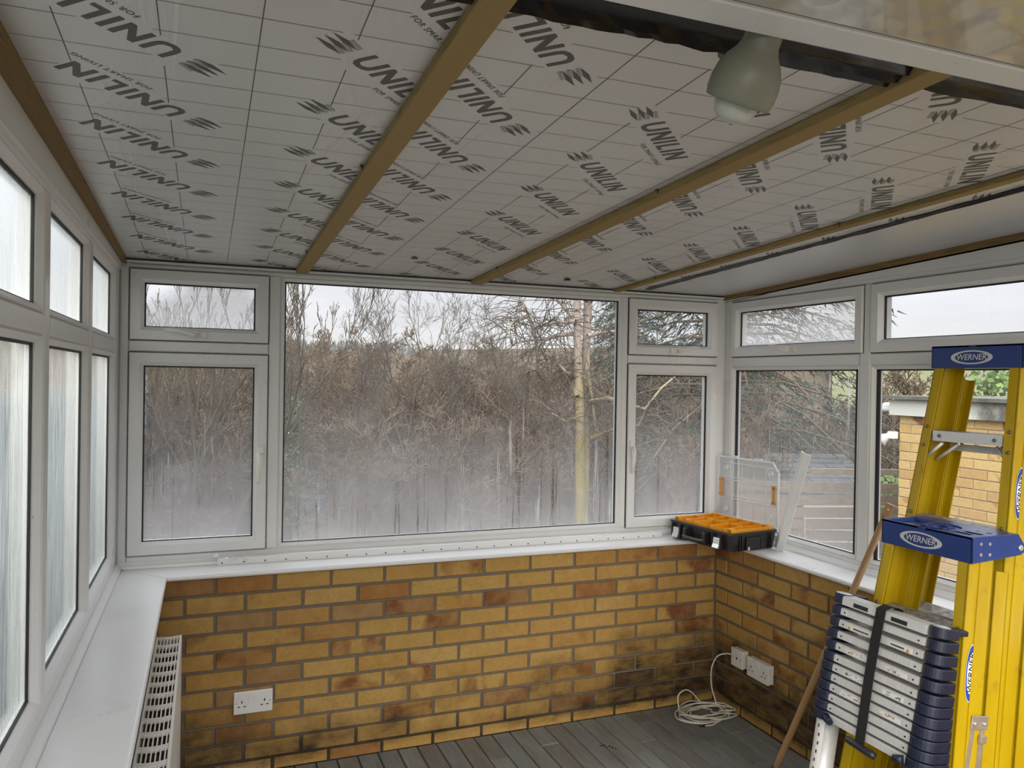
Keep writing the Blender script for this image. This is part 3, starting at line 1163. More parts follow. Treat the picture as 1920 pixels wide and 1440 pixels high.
def logo_mesh():
    bm = bmesh.new()
    for poly in LET + [UU]:
        # split concave letters by triangulation
        vs = [bm.verts.new((a / 1000, b / 1000, 0)) for a, b in poly]
        f = bm.faces.new(vs)
        f.normal_update()
        bmesh.ops.triangulate(bm, faces=[f], ngon_method='EAR_CLIP')
    for i in range(3):
        h = 24 - 17 * i
        h = 22 - 17 * i
        q = [(-92, h), (-58, h + 6), (-24, h - 1), (-56, h - 6)]
        bm.faces.new([bm.verts.new((a / 1000, b / 1000, 0)) for a, b in q])
    me = bpy.data.meshes.new('printed_logo')
    bm.to_mesh(me)
    bm.free()
    me.materials.append(MT['print_grey'])
    bm = bmesh.new()
    for i in range(3):
        h = 24 - 17 * i
        h = 22 - 17 * i
        q = [(-58, h + 8), (-24, h + 1), (-24, h + 9), (-58, h + 15)]
        bm.faces.new([bm.verts.new((a / 1000, b / 1000, 0)) for a, b in q])
    m2 = bpy.data.meshes.new('printed_emblem')
    bm.to_mesh(m2)
    bm.free()
    m2.materials.append(MT['print_pale'])
    m3 = text_mesh('printed_tagline', 'FOR SMART LIVING', 0.0172, align='LEFT', spacing=1.12)
    m3.materials.clear()
    m3.materials.append(MT['print_grey'])
    return me, m2, m3


LM, EM, TM = logo_mesh()
# columns: (x of the letter U, y of one row, reading direction flipped?, board index)
ROW = 0.2895
COLS = [(-0.094, -1.575, True, 0), (0.183, -1.957, False, 0), (0.530, -2.073, True, 1), (0.803, -1.875, False, 1), (1.305, -1.890, True, 2), (1.625, -1.990, False, 2), (2.005, -1.690, False, 3)]
rects = {0: [], 1: [], 2: [], 3: []}
XLIM = {0: (-0.36, 0.305), 1: (0.355, 1.09), 2: (1.15, 1.84), 3: (1.875, 1.985)}


def clip_mesh(me, mw, x0, x1, y0, y1):
    """copy of a flat mesh cut off at the board edges"""
    bm = bmesh.new()
    bm.from_mesh(me)
    bm.transform(mw)
    for co, no in (((x0, 0, 0), (-1, 0, 0)), ((x1, 0, 0), (1, 0, 0)), ((0, y0, 0), (0, -1, 0)), ((0, y1, 0), (0, 1, 0))):
        geom = bm.verts[:] + bm.edges[:] + bm.faces[:]
        bmesh.ops.bisect_plane(bm, geom=geom, plane_co=co, plane_no=no, clear_outer=True)
    if not bm.faces:
        bm.free()
        return None
    m2 = bpy.data.meshes.new(me.name)
    bm.to_mesh(m2)
    bm.free()
    for mt in me.materials: m2.materials.append(mt)
    return m2


for cx_, cy_, flip, bi in COLS:
    k0 = -4
    for k in range(-4, 9):
        yy = cy_ + ROW * k
        if yy < YF - 0.2 or yy > 0.30: continue
        # in the ceiling seen from below (x right, -y up) text runs at 135 or -45 degrees
        ang = math.radians(135 if flip else -45)
        e = Vector((math.cos(ang), -math.sin(ang)))      # world x, y of reading direction
        nrm = Vector((-math.sin(ang), -math.cos(ang)))   # world x, y of letter-up
        rects[bi].append((cx_, yy, e, nrm))
        x0, x1 = XLIM[bi]
        for j, me in enumerate((LM, EM, TM)):
            off = Vector((0, 0))
            if j == 2: off = e * 0.118 + nrm * (-0.041)
            mw = Matrix(((e.x, nrm.x, 0, cx_ + off.x), (e.y, nrm.y, 0, yy + off.y), (0, 0, -1, 0), (0, 0, 0, 1)))
            m2 = clip_mesh(me, mw, x0, x1, YF + 0.006, 0.15)
            if m2 is None: continue
            for v in m2.vertices: v.co.z = zc(v.co.y) - 0.0006
            link(me.name, m2, None, boards[bi])

# printed grid lines, broken where the logos are
for bi in range(4):
    x0, x1 = XLIM[bi]
    x0 -= 0.02
    x1 += 0.02
    mb = MB()

    def blocked(x, y):
        for cx_, yy, e, nrm in rects[bi]:
            dx, dy = x - cx_, y - yy
            t, h = dx * e.x + dy * e.y, dx * nrm.x + dy * nrm.y
            if -0.088 < t < 0.265 and (-0.028 < h < 0.048): return True
            if 0.11 < t < 0.265 and -0.052 < h < 0.0: return True
        return False

    def seg(a, b, w):
        d = (Vector(b) - Vector(a)).normalized()
        n = Vector((-d.y, d.x)) * w / 2
        q = [(a[0] + n.x, a[1] + n.y), (b[0] + n.x, b[1] + n.y), (b[0] - n.x, b[1] - n.y), (a[0] - n.x, a[1] - n.y)]
        mb.add([(px, py, zc(py) - 0.0005) for px, py in q], [(0, 1, 2, 3)])

    def line(p, q, w):
        n = 120
        st = None
        for i in range(n + 1):
            x = p[0] + (q[0] - p[0]) * i / n
            y = p[1] + (q[1] - p[1]) * i / n
            b = blocked(x, y)
            if not b and st is None: st = (x, y)
            if (b or i == n) and st is not None:
                if (Vector((x, y)) - Vector(st)).length > 0.012: seg(st, (x, y), w)
                st = None
    yy = -2.24
    while yy < 0.14:
        line((x0, yy), (x1, yy), 0.0012)
        yy += 0.0985
    xx = -0.27
    while xx < 2.0:
        if x0 < xx < x1: line((xx, YF + 0.006), (xx, 0.14), 0.0018)
        xx += 0.1485
    mb.build('printed_grid', MT['print_grey'], boards[bi])

# roof battens
for nm, xa, w, h, lab in (('ceiling_batten', 0.330, 0.050, 0.022, 'treated roof batten nearest the left windows'), ('ceiling_batten', 1.118, 0.054, 0.022, 'treated roof batten beside the hanging lamp'), ('ceiling_batten', 1.855, 0.036, 0.016, 'thin orange roof batten above the ladders')):
    y0, y1 = (-2.62, 0.150)
    vs = [(x, y, zc(y) - t) for y in (y0, y1) for x in (xa - w / 2, xa + w / 2) for t in (h, 0.0008)]
    root = MB().add(vs, [(0, 1, 3, 2), (4, 6, 7, 5), (0, 2, 6, 4), (1, 5, 7, 3), (0, 4, 5, 1), (2, 3, 7, 6)]).build(nm, MT['batten_wood'], bevel=0.002)
    tag(root, lab, 'batten', 'roof battens')
    rg = random.Random(int(xa * 100))
    for i in range(4):
        yv = -2.0 + 0.6 * i + rg.uniform(-.1, .1)
        sx = xa + (w / 2 + 0.004) * (-1 if i % 2 else 1)
        MB().tube([(sx, yv, zc(yv) - 0.001), (sx, yv, zc(yv) - 0.012)], [0.0045, 0.003], 6).build('screw', MT['rivet'], root)

# black taped joints
def tape(name, pts, lab, mat):
    mb = MB()
    mb.add([p for p in pts[0]] + [p for p in pts[1]], [])
    return mb


def strip_x(x0, x1, y0, y1, nseg, seed, mat, name, label):
    rg = random.Random(seed)
    vs, fs = [], []
    rows = 7
    for i in range(nseg + 1):
        x = x0 + (x1 - x0) * i / nseg
        for j in range(rows):
            y = y0 + (y1 - y0) * j / (rows - 1) + rg.uniform(-.0015, .0015)
            d = (0.0015, 0.012, 0.006, 0.016, 0.005, 0.013, 0.0015)[j] + rg.uniform(0, .004) * (0 < j < rows - 1)
            vs.append((x, y, zc(y) - d))
    for i in range(nseg):
        for j in range(rows - 1):
            fs.append((i * rows + j, (i + 1) * rows + j, (i + 1) * rows + j + 1, i * rows + j + 1))
    o = MB().add(vs, fs, True).build(name, MT[mat])
    return tag(o, label, 'tape', 'black tape over the board joints')


strip_x(0.357, 1.090, -2.285, -2.215, 30, 1, 'foil_black', 'joint_tape', 'crinkled black tape strip across the ceiling behind the lamp')
strip_x(1.147, 2.50, -2.300, -2.232, 40, 2, 'foil_black', 'joint_tape', 'crinkled black tape strip in the top right of the ceiling')
strip_x(-0.345, 0.303, -2.290, -2.212, 20, 3, 'foil_black', 'joint_tape', 'crinkled black tape strip left of the first batten')


def strip_y(xc, w, y0, y1, nseg, seed):
    rg = random.Random(seed)
    vs, fs = [], []
    rows = 5
    for i in range(nseg + 1):
        y = y0 + (y1 - y0) * i / nseg
        ww = w * (0.65 + 0.5 * math.sin(i * 0.7) ** 2) if i < nseg * 0.65 else w * 1.3
        for j in range(rows):
            x = xc + (j / (rows - 1) - 0.5) * ww + rg.uniform(-.001, .001)
            d = (0.001, 0.007, 0.003, 0.008, 0.001)[j] + rg.uniform(0, .002)
            vs.append((x, y, zc(y) - d))
    for i in range(nseg):
        for j in range(rows - 1):
            fs.append((i * rows + j, (i + 1) * rows + j, (i + 1) * rows + j + 1, i * rows + j + 1))
    o = MB().add(vs, fs, True).build('joint_tape', MT['foil_black_y'])
    return tag(o, 'thin black tape strip beside the plain silver board', 'tape', 'black tape over the board joints')


strip_y(1.992, 0.026, -2.26, 0.08, 60, 4)

# white beam and glossy soffit towards the house
bz = 2.050
tag(MB().box(-0.5, 2.62, -2.533, -2.477, bz, bz + 0.16).build('trim_16', MT['upvc'], bevel=0.004), 'white beam edge at the top right next to the lamp', 'trim', kind='structure')
tag(MB().box(-0.5, 2.62, -2.537, -2.533, bz + 0.004, bz + 0.16).build('trim_17', MT['rubber']), 'dark groove behind the white beam edge', 'trim', kind='structure')
tag(MB().box(-0.5, 2.62, -2.90, -2.537, bz + 0.001, bz + 0.16).build('trim_18', MT['gloss_panel'], bevel=0.003), 'glossy cream soffit panel at the top right corner', 'panel', kind='structure')
# ================================================================== THINGS IN THE ROOM
# ---- radiator under the left window board
def build_radiator():
    y0, y1 = -2.1, -0.318
    x0, x1, zt, zb = -0.196, -0.114, 0.682, 0.12
    root = tag(empty('radiator', ((x0 + x1) / 2, (y0 + y1) / 2, 0)), 'cream convector radiator with slotted top grille under the sill', 'radiator')
    inv = Matrix.Translation(root.location).inverted()

    def B(mb, nm, mat, par=root, **k):
        mb.v = [tuple(inv @ Vector(v)) for v in mb.v]
        return mb.build(nm, MT[mat], par, **k)
    B(MB().box(x1 - 0.010, x1, y0, y1, zb, zt - 0.012), 'front_panel', 'radiator_cream', bevel=0.004)
    B(MB().box(x0, x0 + 0.008, y0, y1, zb, zt - 0.012), 'rear_panel', 'radiator_cream')
    B(MB().box(x0, x1, y1 - 0.004, y1, zb, zt - 0.012), 'end_panel', 'radiator_cream')
    fins = MB()
    y = y0 + 0.02
    while y < y1 - 0.01:
        fins.box(x0 + 0.012, x1 - 0.014, y, y + 0.002, zb + 0.05, zt - 0.045)
        y += 0.012
    B(fins, 'convector_fins', 'radiator_dark')
    g = MB()
    g.box(x0, x0 + 0.006, y0, y1, zt - 0.012, zt)
    g.box(x1 - 0.008, x1, y0, y1, zt - 0.012, zt)
    gr = B(g, 'grille_frame', 'radiator_cream', bevel=0.001)
    pitch = 0.0865
    n = int((y1 - y0) / pitch)
    for i in range(n + 1):
        yc = y1 - 0.004 - i * pitch
        mb = MB()
        # pair of bowed cross bars
        for o in (0, 0.013):
            pts = []
            for k in range(7):
                t = k / 6
                pts.append((x0 + 0.005 + (x1 - x0 - 0.011) * t, yc - o - 0.008 * math.sin(PI * t), zt - 0.004))
            for a, b in zip(pts[:-1], pts[1:]):
                mb.add([(a[0], a[1] - .0028, zt), (b[0], b[1] - .0028, zt), (b[0], b[1] + .0028, zt), (a[0], a[1] + .0028, zt),
                        (a[0], a[1] - .0028, zt - .008), (b[0], b[1] - .0028, zt - .008), (b[0], b[1] + .0028, zt - .008), (a[0], a[1] + .0028, zt - .008)],
                       [(0, 1, 2, 3), (0, 4, 5, 1), (1, 5, 6, 2), (2, 6, 7, 3), (3, 7, 4, 0)])
        for k in range(1, 7):
            xk = x0 + 0.006 + (x1 - x0 - 0.013) * k / 6.6
            mb.box(xk - 0.0016, xk + 0.0016, yc - pitch, yc - 0.013, zt - 0.009, zt - 0.001)
        B(mb, 'grille_bar', 'radiator_cream', gr)
    for yy in (y0 + 0.1, y1 - 0.1):
        B(MB().box(x0, x1 - 0.01, yy, yy + 0.03, 0.0, zb), 'foot', 'radiator_cream')
    return root


build_radiator()


# ---- sockets
def socket_double(name, P, label, depth):
    """P(a, b, d): a right, b up, d out of the wall; centre origin"""
    root = tag(empty(name, P(0, 0, 0)), label, 'socket')
    o = Vector(P(0, 0, 0))

    def L(a, b, d): return Vector(P(a, b, d)) - o
    w, h = 0.0745, 0.0445
    if depth > 0.02:
        MB().prism([(-w + .002, -h + .002), (w - .002, -h + .002), (w - .002, h - .002), (-w + .002, h - .002)], L, 0.0, depth - 0.012).build('back_box', MT['socket_white'], root, bevel=0.002)
    pl = MB().prism([(-w, -h), (w, -h), (w, h), (-w, h)], L, depth - 0.0115, depth).build('face_plate', MT['socket_white'], root, bevel=0.0028)
    for sgn in (-1, 1):
        MB().prism([(sgn * 0.009 - .0062, 0.006), (sgn * 0.009 + .0062, 0.006), (sgn * 0.009 + .0062, 0.030), (sgn * 0.009 - .0062, 0.030)], L, depth, depth + 0.004).build('rocker_switch', MT['socket_white'], pl, bevel=0.001)
        cx_ = sgn * 0.0435
        for a, b, ww, hh in ((cx_, 0.004, .0023, .0052), (cx_ - .011, -.0145, .0042, .0022), (cx_ + .011, -.0145, .0042, .0022)):
            MB().prism([(a - ww, b - hh), (a + ww, b - hh), (a + ww, b + hh), (a - ww, b + hh)], L, depth - .001, depth + .0006).build('pin_hole', MT['socket_hole'], pl)
        MB().tube([L(sgn * 0.0635, 0, depth - .001), L(sgn * 0.0635, 0, depth + .0007)], 0.0026, 8).build('screw', MT['rivet'], pl)
    return root


sb = socket_double('wall_socket', lambda a, b, d: (0.147 + a, -0.001 - d, 0.290 + b), 'white double socket on the back brick wall', 0.012)
sr = socket_double('wall_socket', lambda a, b, d: (2.365 - d, -0.375 - a, 0.280 + b), 'white double socket in a deep box on the right wall', 0.034)


def aerial_socket():
    P = lambda a, b, d: (2.365 - d, -0.228 - a, 0.288 + b)
    root = tag(empty('aerial_socket', P(0, 0, 0)), 'white single aerial socket left of the boxed double socket', 'socket')
    o = Vector(P(0, 0, 0))
    L = lambda a, b, d: Vector(P(a, b, d)) - o
    w = 0.043
    MB().prism([(-w + .002, -w + .002), (w - .002, -w + .002), (w - .002, w - .002), (-w + .002, w - .002)], L, 0, 0.026).build('back_box', MT['socket_white'], root, bevel=0.002)
    pl = MB().prism([(-w, -w), (w, -w), (w, w), (-w, w)], L, 0.0265, 0.036).build('face_plate', MT['socket_white'], root, bevel=0.003)
    MB().tube([L(0, 0, .0355), L(0, 0, .0368)], 0.0055, 12).build('aerial_hole', MT['socket_hole'], pl)
    for s in (-1, 1):
        MB().tube([L(s * .030, 0, .0355), L(s * .030, 0, .0368)], 0.0026, 8).build('screw', MT['rivet'], pl)


aerial_socket()


# ---- coiled white cable in the corner
def cable():
    rg = random.Random(5)
    pts = [(2.338, -0.182, 0.290), (2.325, -0.150, 0.285), (2.300, -0.115, 0.262), (2.284, -0.095, 0.200), (2.286, -0.092, 0.120), (2.300, -0.100, 0.055), (2.305, -0.120, 0.022)]
    # loops round a flat, leaning coil
    cx_, cy_ = 2.205, -0.150
    N = 8
    for k in range(N * 14):
        w = 2 * PI * k / 14 - 0.3
        lp = k // 14
        rx = 0.112 + 0.034 * math.sin(lp * 2.1) + rg.uniform(-.009, .009)
        ry = 0.074 + 0.030 * math.cos(lp * 1.7) + rg.uniform(-.009, .009)
        dx, dy = 0.026 * math.sin(lp * 3.3), 0.024 * math.cos(lp * 2.4)
        z = 0.006 + 0.0052 * (lp % 5) + 0.012 * max(0, math.sin(w + lp))
        x = min(cx_ + dx + rx * math.cos(w), 2.35)
        y = min(cy_ + dy + ry * math.sin(w), -0.012)
        if lp == 3 and 3 < k % 14 < 7: z += 0.075 * math.sin(PI * (k % 14 - 3) / 4)
        pts.append((x, y, z))
    pts += [(2.22, -0.245, 0.008), (2.17, -0.262, 0.006), (2.13, -0.255, 0.006)]
    # smooth it
    sm = []
    P_ = [Vector(q) for q in pts]
    for i in range(len(P_) - 1):
        a, b, c, d = P_[max(i - 1, 0)], P_[i], P_[i + 1], P_[min(i + 2, len(P_) - 1)]
        for t in (0, 0.33, 0.67):
            sm.append(0.5 * ((2 * b) + (c - a) * t + (2 * a - 5 * b + 4 * c - d) * t * t + (3 * b - a - 3 * c + d) * t ** 3))
    sm.append(P_[-1])
    sm = [Vector((q.x, q.y, max(q.z, 0.005))) for q in sm]
    root = tag(empty('aerial_cable', (cx_, cy_, 0)), 'untidy coil of white cable on the floor below the sockets', 'cable')
    o = Vector(root.location)
    MB().tube([q - o for q in sm], 0.0035, 7).build('cord', MT['cable_white'], root)
    MB().tube([Vector((2.135, -0.256, 0.007)) - o, Vector((2.112, -0.250, 0.007)) - o], 0.006, 10).build('plug', MT['black_plastic'], root)


cable()


# ---- organiser box, open, on the window board corner
def organiser():
    ang = math.radians(7)
    root = tag(empty('organiser_box', (2.198, -0.338, 0.821), (0, 0, ang)), 'open black organiser case with yellow tray on the corner sill', 'tool box')
    W, D, H = 0.300, 0.425, 0.088          # x (towards the window), y (along the wall), height
    body = MB()
    c = 0.016
    outl = [(c, 0), (W - c, 0), (W, c), (W, D - c), (W - c, D), (c, D), (0, D - c), (0, c)]
    ins = [(c + .01, .012), (W - c - .01, .012), (W - .012, c + .01), (W - .012, D - c - .01), (W - c - .01, D - .012), (c + .01, D - .012), (.012, D - c - .01), (.012, c + .01)]
    low = [(x * 0.94 + W * .03, y * 0.96 + D * .02) for x, y in outl]
    vs = [(x, y, 0.002) for x, y in low] + [(x, y, H - .012) for x, y in outl] + [(x + (x - W / 2) * .03, y + (y - D / 2) * .025, H - .010) for x, y in outl] + [(x + (x - W / 2) * .03, y + (y - D / 2) * .025, H) for x, y in outl] + [(x, y, H) for x, y in ins] + [(x, y, 0.008) for x, y in ins]
    fs = [tuple(range(8))[::-1]]
    for r in range(5):
        for k in range(8):
            k2 = (k + 1) % 8
            fs.append((r * 8 + k, r * 8 + k2, (r + 1) * 8 + k2, (r + 1) * 8 + k))
    fs.append(tuple(40 + k for k in range(8)))
    bd = body.add(vs, fs).build('body', MT['black_plastic'], root)
    # ribs and side recess
    rb = MB()
    for x in (0.055, 0.068):
        rb.box(x, x + 0.004, -0.004, 0.008, 0.006, H - .012)
    for x in (W - 0.06, W - 0.048):
        rb.box(x, x + 0.004, -0.004, 0.008, 0.006, H - .012)
    rb.box(0.095, 0.105, -0.006, 0.006, 0.008, 0.060)
    rb.box(W - 0.112, W - 0.102, -0.006, 0.006, 0.008, 0.060)
    rb.box(0.095, W - 0.102, -0.006, 0.006, 0.056, 0.064)
    rb.build('side_ribs', MT['black_plastic'], bd)
    MB().box(0.105, W - 0.112, -0.0022, 0.004, 0.008, 0.056).build('side_recess', MT['socket_hole'], bd)
    MB().box(0.104, 0.118, -0.0045, -0.001, 0.006, 0.020).build('side_clip', MT['silver_logo'], bd)
    # carry handle on the latch side
    hd = MB()
    hd.box(-0.030, 0.004, 0.140, 0.160, 0.012, 0.070)
    hd.box(-0.030, 0.004, 0.275, 0.295, 0.012, 0.070)
    hd.tube([(-0.026, 0.142, 0.030), (-0.030, 0.18, 0.026), (-0.030, 0.255, 0.026), (-0.026, 0.293, 0.030)], 0.011, 10)
    hd.build('carry_handle', MT['black_plastic'], root, bevel=0.003)
    for y in (0.060, 0.345):
        lt = MB()
        lt.prism([(0.006, 0.060), (-0.010, 0.058), (-0.014, 0.030), (-0.022, 0.012), (-0.018, 0.008), (-0.004, 0.014)], lambda a, b, d: (a, d, b), y, y + 0.042)
        lt.build('latch', MT['chrome'], root, bevel=0.002)
        MB().box(-0.012, 0.004, y - 0.012, y - 0.004, 0.01, H - .014).build('latch_guard', MT['black_plastic'], root)
        MB().box(-0.012, 0.004, y + 0.046, y + 0.054, 0.01, H - .014).build('latch_guard', MT['black_plastic'], root)
    # yellow compartments
    tray = MB()
    z0, z1 = 0.030, 0.101
    x0, x1, y0, y1 = 0.018, W - 0.018, 0.018, D - 0.018
    t = 0.0035

    def wall(xa, xb, ya, yb, zt=z1): tray.box(xa, xb, ya, yb, z0, zt)
    wall(x0, x1, y0, y0 + t); wall(x0, x1, y1 - t, y1); wall(x0, x0 + t, y0, y1); wall(x1 - t, x1, y0, y1)
    xm = 0.150
    wall(xm - t, xm + t, y0 + .05, y1)
    wall(x0, x1, y0 + 0.050, y0 + 0.055)
    for y in (0.165, 0.275):
        wall(x0, xm, y - t, y + t)
    wall(x0, xm, 0.335 - t, 0.335 + t)
    for k in range(1, 4):
        y = y0 + 0.052 + (y1 - y0 - 0.052) * k / 4
        wall(xm, x1, y - t, y + t)
    tray.box(x0, x1, y0, y1, z0 - .003, z0)
    tr = tray.build('tray', MT['yellow_plastic'], root)
    for x, y in ((x0, y0), (x1 - .025, y0), (x0, y1 - .025), (x1 - .025, y1 - .025)):
        MB().box(x, x + .025, y - .003, y + .022, 0.086, z1 + .006).build('tray_lug', MT['yellow_plastic'], tr, bevel=0.002)
    MB().box(0.045, 0.12, 0.185, 0.255, z0 + .002, z0 + .030).build('tray_contents', MT['clear_bits'], tr)
    # open clear lid standing at the window
    LX = W + 0.004
    lid = MB()
    y0, y1, zb, zt = 0.000, 0.400, 0.098, 0.400
    lo = [(y0, zb), (y1, zb), (y1, zt), (y0 + .035, zt), (y0, zt - .045)]
    lid.prism(lo, lambda a, b, d: (LX + d, a, b), 0, 0.003)
    ld = lid.build('lid', MT['clear_plastic'], root)
    rim = MB()
    for (a, b), (c_, d_) in zip(lo, lo[1:] + lo[:1]):
        rim.tube([(LX - .006, a, b), (LX - .006, c_, d_)], 0.0055, 6)
    for z in (0.19, 0.205, 0.285, 0.300, 0.372):
        rim.tube([(LX - .003, y0 + .012, z), (LX - .003, y1 - .012, z)], 0.003, 6)
    for k in range(1, 5):
        y = y0 + (y1 - y0) * k / 5
        rim.tube([(LX - .002, y, zb), (LX - .002, y, zt - .02)], 0.0018, 5)
    for y, z in ((0.05, 0.345), (0.35, 0.345), (0.05, 0.135), (0.35, 0.135)):
        rim.lathe([(0.013, -.004), (0.013, .004), (0.008, .004), (0.008, -.004)], (LX - .004, y, z), (1, 0, 0), 14)
    for y in (0.105, 0.265):
        rim.box(LX - .012, LX, y, y + 0.045, zt - .004, zt + .012)
    rim.build('lid_rim', MT['clear_rib'], ld)
    for y in (0.018, 0.372):
        cl = MB()
        cl.box(LX - .012, LX - .004, y, y + .014, 0.205, 0.285)
        cl.box(LX - .012, LX - .002, y - .004, y + .018, 0.272, 0.290)
        cl.box(LX - .012, LX - .002, y - .004, y + .018, 0.200, 0.216)
        cl.build('lid_clip', MT['orange_clip'], ld, bevel=0.001)


organiser()

# ---- white trim offcut leaning on the right window
oc = MB()
pr = [(-0.033, 0), (0.0, -0.014), (0.033, 0), (0.031, 0.004), (0.0, -0.008), (-0.031, 0.004)]
A, Bv = Vector((2.470, -0.340, 0.824)), Vector((2.508, -0.466, 1.287))
ax = (Bv - A).normalized()
sd = Vector((0, -1, 0)) - ax * Vector((0, -1, 0)).dot(ax)
sd.normalize()
nn = ax.cross(sd)
if nn.x > 0: nn = -nn
oc.prism(pr, lambda a, b, d: tuple(A + sd * a - nn * b + ax * d), 0, (Bv - A).length)
tag(oc.build('trim_offcut', MT['white_offcut']), 'white plastic angle offcut leaning on the right window', 'offcut')

# ---- perforated strip on the back window board
pst = empty('perforated_strip', (0.006, 0.112, SILL))
tag(pst, 'long white perforated trim strip lying on the back sill', 'strip')
MB().prism([(0, 0), (2.095, -0.026), (2.095, -0.024), (0, 0.002)], lambda a, b, d: (a, b, d), 0.0005, 0.028).build('face', MT['upvc'], pst)
MB().prism([(0, 0.002), (2.095, -0.024), (2.095, 0.004), (0, 0.028)], lambda a, b, d: (a, b, d), 0.026, 0.028).build('top_flange', MT['upvc'], pst)
for k in range(25):
    x = 0.018 + 0.0845 * k
    y = -0.026 * x / 2.095
    MB().tube([(x, y - 0.0012, 0.0085), (x, y + 0.0005, 0.0085)], 0.0032, 8).build('hole', MT['socket_hole'], pst)
rg = random.Random(9)
wr = MB()
for k in range(16):
    x0_, z0_ = rg.uniform(-0.008, 0.115), rg.uniform(0.012, 0.042)
    p_ = [Vector((x0_ + rg.uniform(-.02, .02), 0.003 + rg.uniform(-.012, .01), z0_ + rg.uniform(-.008, .010))) for _ in range(4)]
    wr.add(p_, [(0, 1, 2), (1, 3, 2)])
wr.build('torn_film', MT['clear_rib'], pst)


# ---- wooden pole leaning on the right sill
def pole():
    top, bot = Vector((2.392, -1.052, 1.150)), Vector((2.130, -0.735, 0.012))
    ax = (top - bot).normalized()
    L = (top - bot).length
    q = ax.to_track_quat('Z', 'X')
    root = tag(empty('wooden_pole', bot), 'long wooden broom pole leaning on the sill behind the ladders', 'pole')
    root.rotation_mode = 'QUATERNION'
    root.rotation_quaternion = q
    MB().tube([(0, 0, 0.0), (0, 0, 0.08), (0, 0, L * .5), (0, 0, L - .05)], [0.013, 0.0135, 0.0135, 0.013], 14).build('shaft', MT['pole_wood'], root)
    e = MB()
    e.prism([(-0.0125, 0), (0.0125, 0), (0.016, 0.02), (0.015, 0.05), (-0.015, 0.05), (-0.016, 0.02)], lambda a, b, d: (a, d, L - .06 + b * 1.2), -0.009, 0.009)
    e.build('flattened_end', MT['pole_wood'], root, bevel=0.003)
    for s in (-1, 1):
        MB().tube([(0, s * .0088, L - .022), (0, s * .0096, L - .022)], 0.004, 10).build('hanging_hole', MT['white_offcut'], root)
    MB().tube([(0, 0, -0.008), (0, 0, 0.03)], 0.015, 12).build('end_ferrule', MT['black_plastic'], root)


pole()


# ---- hanging lamp at the white beam
def lamp():
    o = Vector((0.604, -2.452, 1.992))
    root = tag(empty('spot_lamp', (o.x, o.y, 2.06)), 'greenish plastic spot lamp hanging beside the white beam', 'lamp')
    ax = Vector((-0.10, 0.60, -1.0)).normalized()
    st = Vector((0.030, -0.008, 0.008))
    MB().lathe([(0.0, -0.02), (0.0245, -0.02), (0.0245, 0.0), (0.0250, 0.018), (0.0290, 0.028), (0.0375, 0.039), (0.0440, 0.053), (0.0470, 0.069), (0.0468, 0.084), (0.0445, 0.094), (0.0430, 0.095), (0.036, 0.091), (0.0, 0.085)], st, ax, 40).build('shade', MT['lamp_plastic'], root)
    b = st + ax * 0.090
    MB().lathe([(0.030, 0.0), (0.0305, 0.010), (0.026, 0.022), (0.017, 0.030), (0.0, 0.033)], b, ax, 32).build('bulb', MT['bulb_glass'], root)
    MB().lathe([(0.0, 0.0), (0.021, 0.0), (0.021, 0.05), (0.0, 0.05)], st + Vector((0, 0, 0.012)), (0.05, 0.05, 1), 20).build('lamp_holder', MT['lamp_plastic'], root)
    MB().box(st.x + 0.006, st.x + 0.026, st.y - 0.028, st.y - 0.022, 0.018, 0.045).build('bracket', MT['lamp_plastic'], root, bevel=0.001)


lamp()


# ---- stepladders
WM = text_mesh('werner_text', 'WERNER', 1.0, shear=0.18, bold=0.012)


def werner(parent, M4, size, mat, name='lettering'):
    o = link(name, WM.copy(), None, parent)
    o.data.materials.clear()
    o.data.materials.append(MT[mat])
    o.matrix_local = M4 @ Matrix.Scale(size, 4)
    return o


def ellipse(parent, M4, rx, ry, mat, name, z, n=40):
    vs = [tuple(M4 @ Vector((rx * math.cos(2 * PI * k / n), ry * math.sin(2 * PI * k / n), z))) for k in range(n)]
    return MB().add(vs, [tuple(range(n))]).build(name, MT[mat], parent, fixn=False)


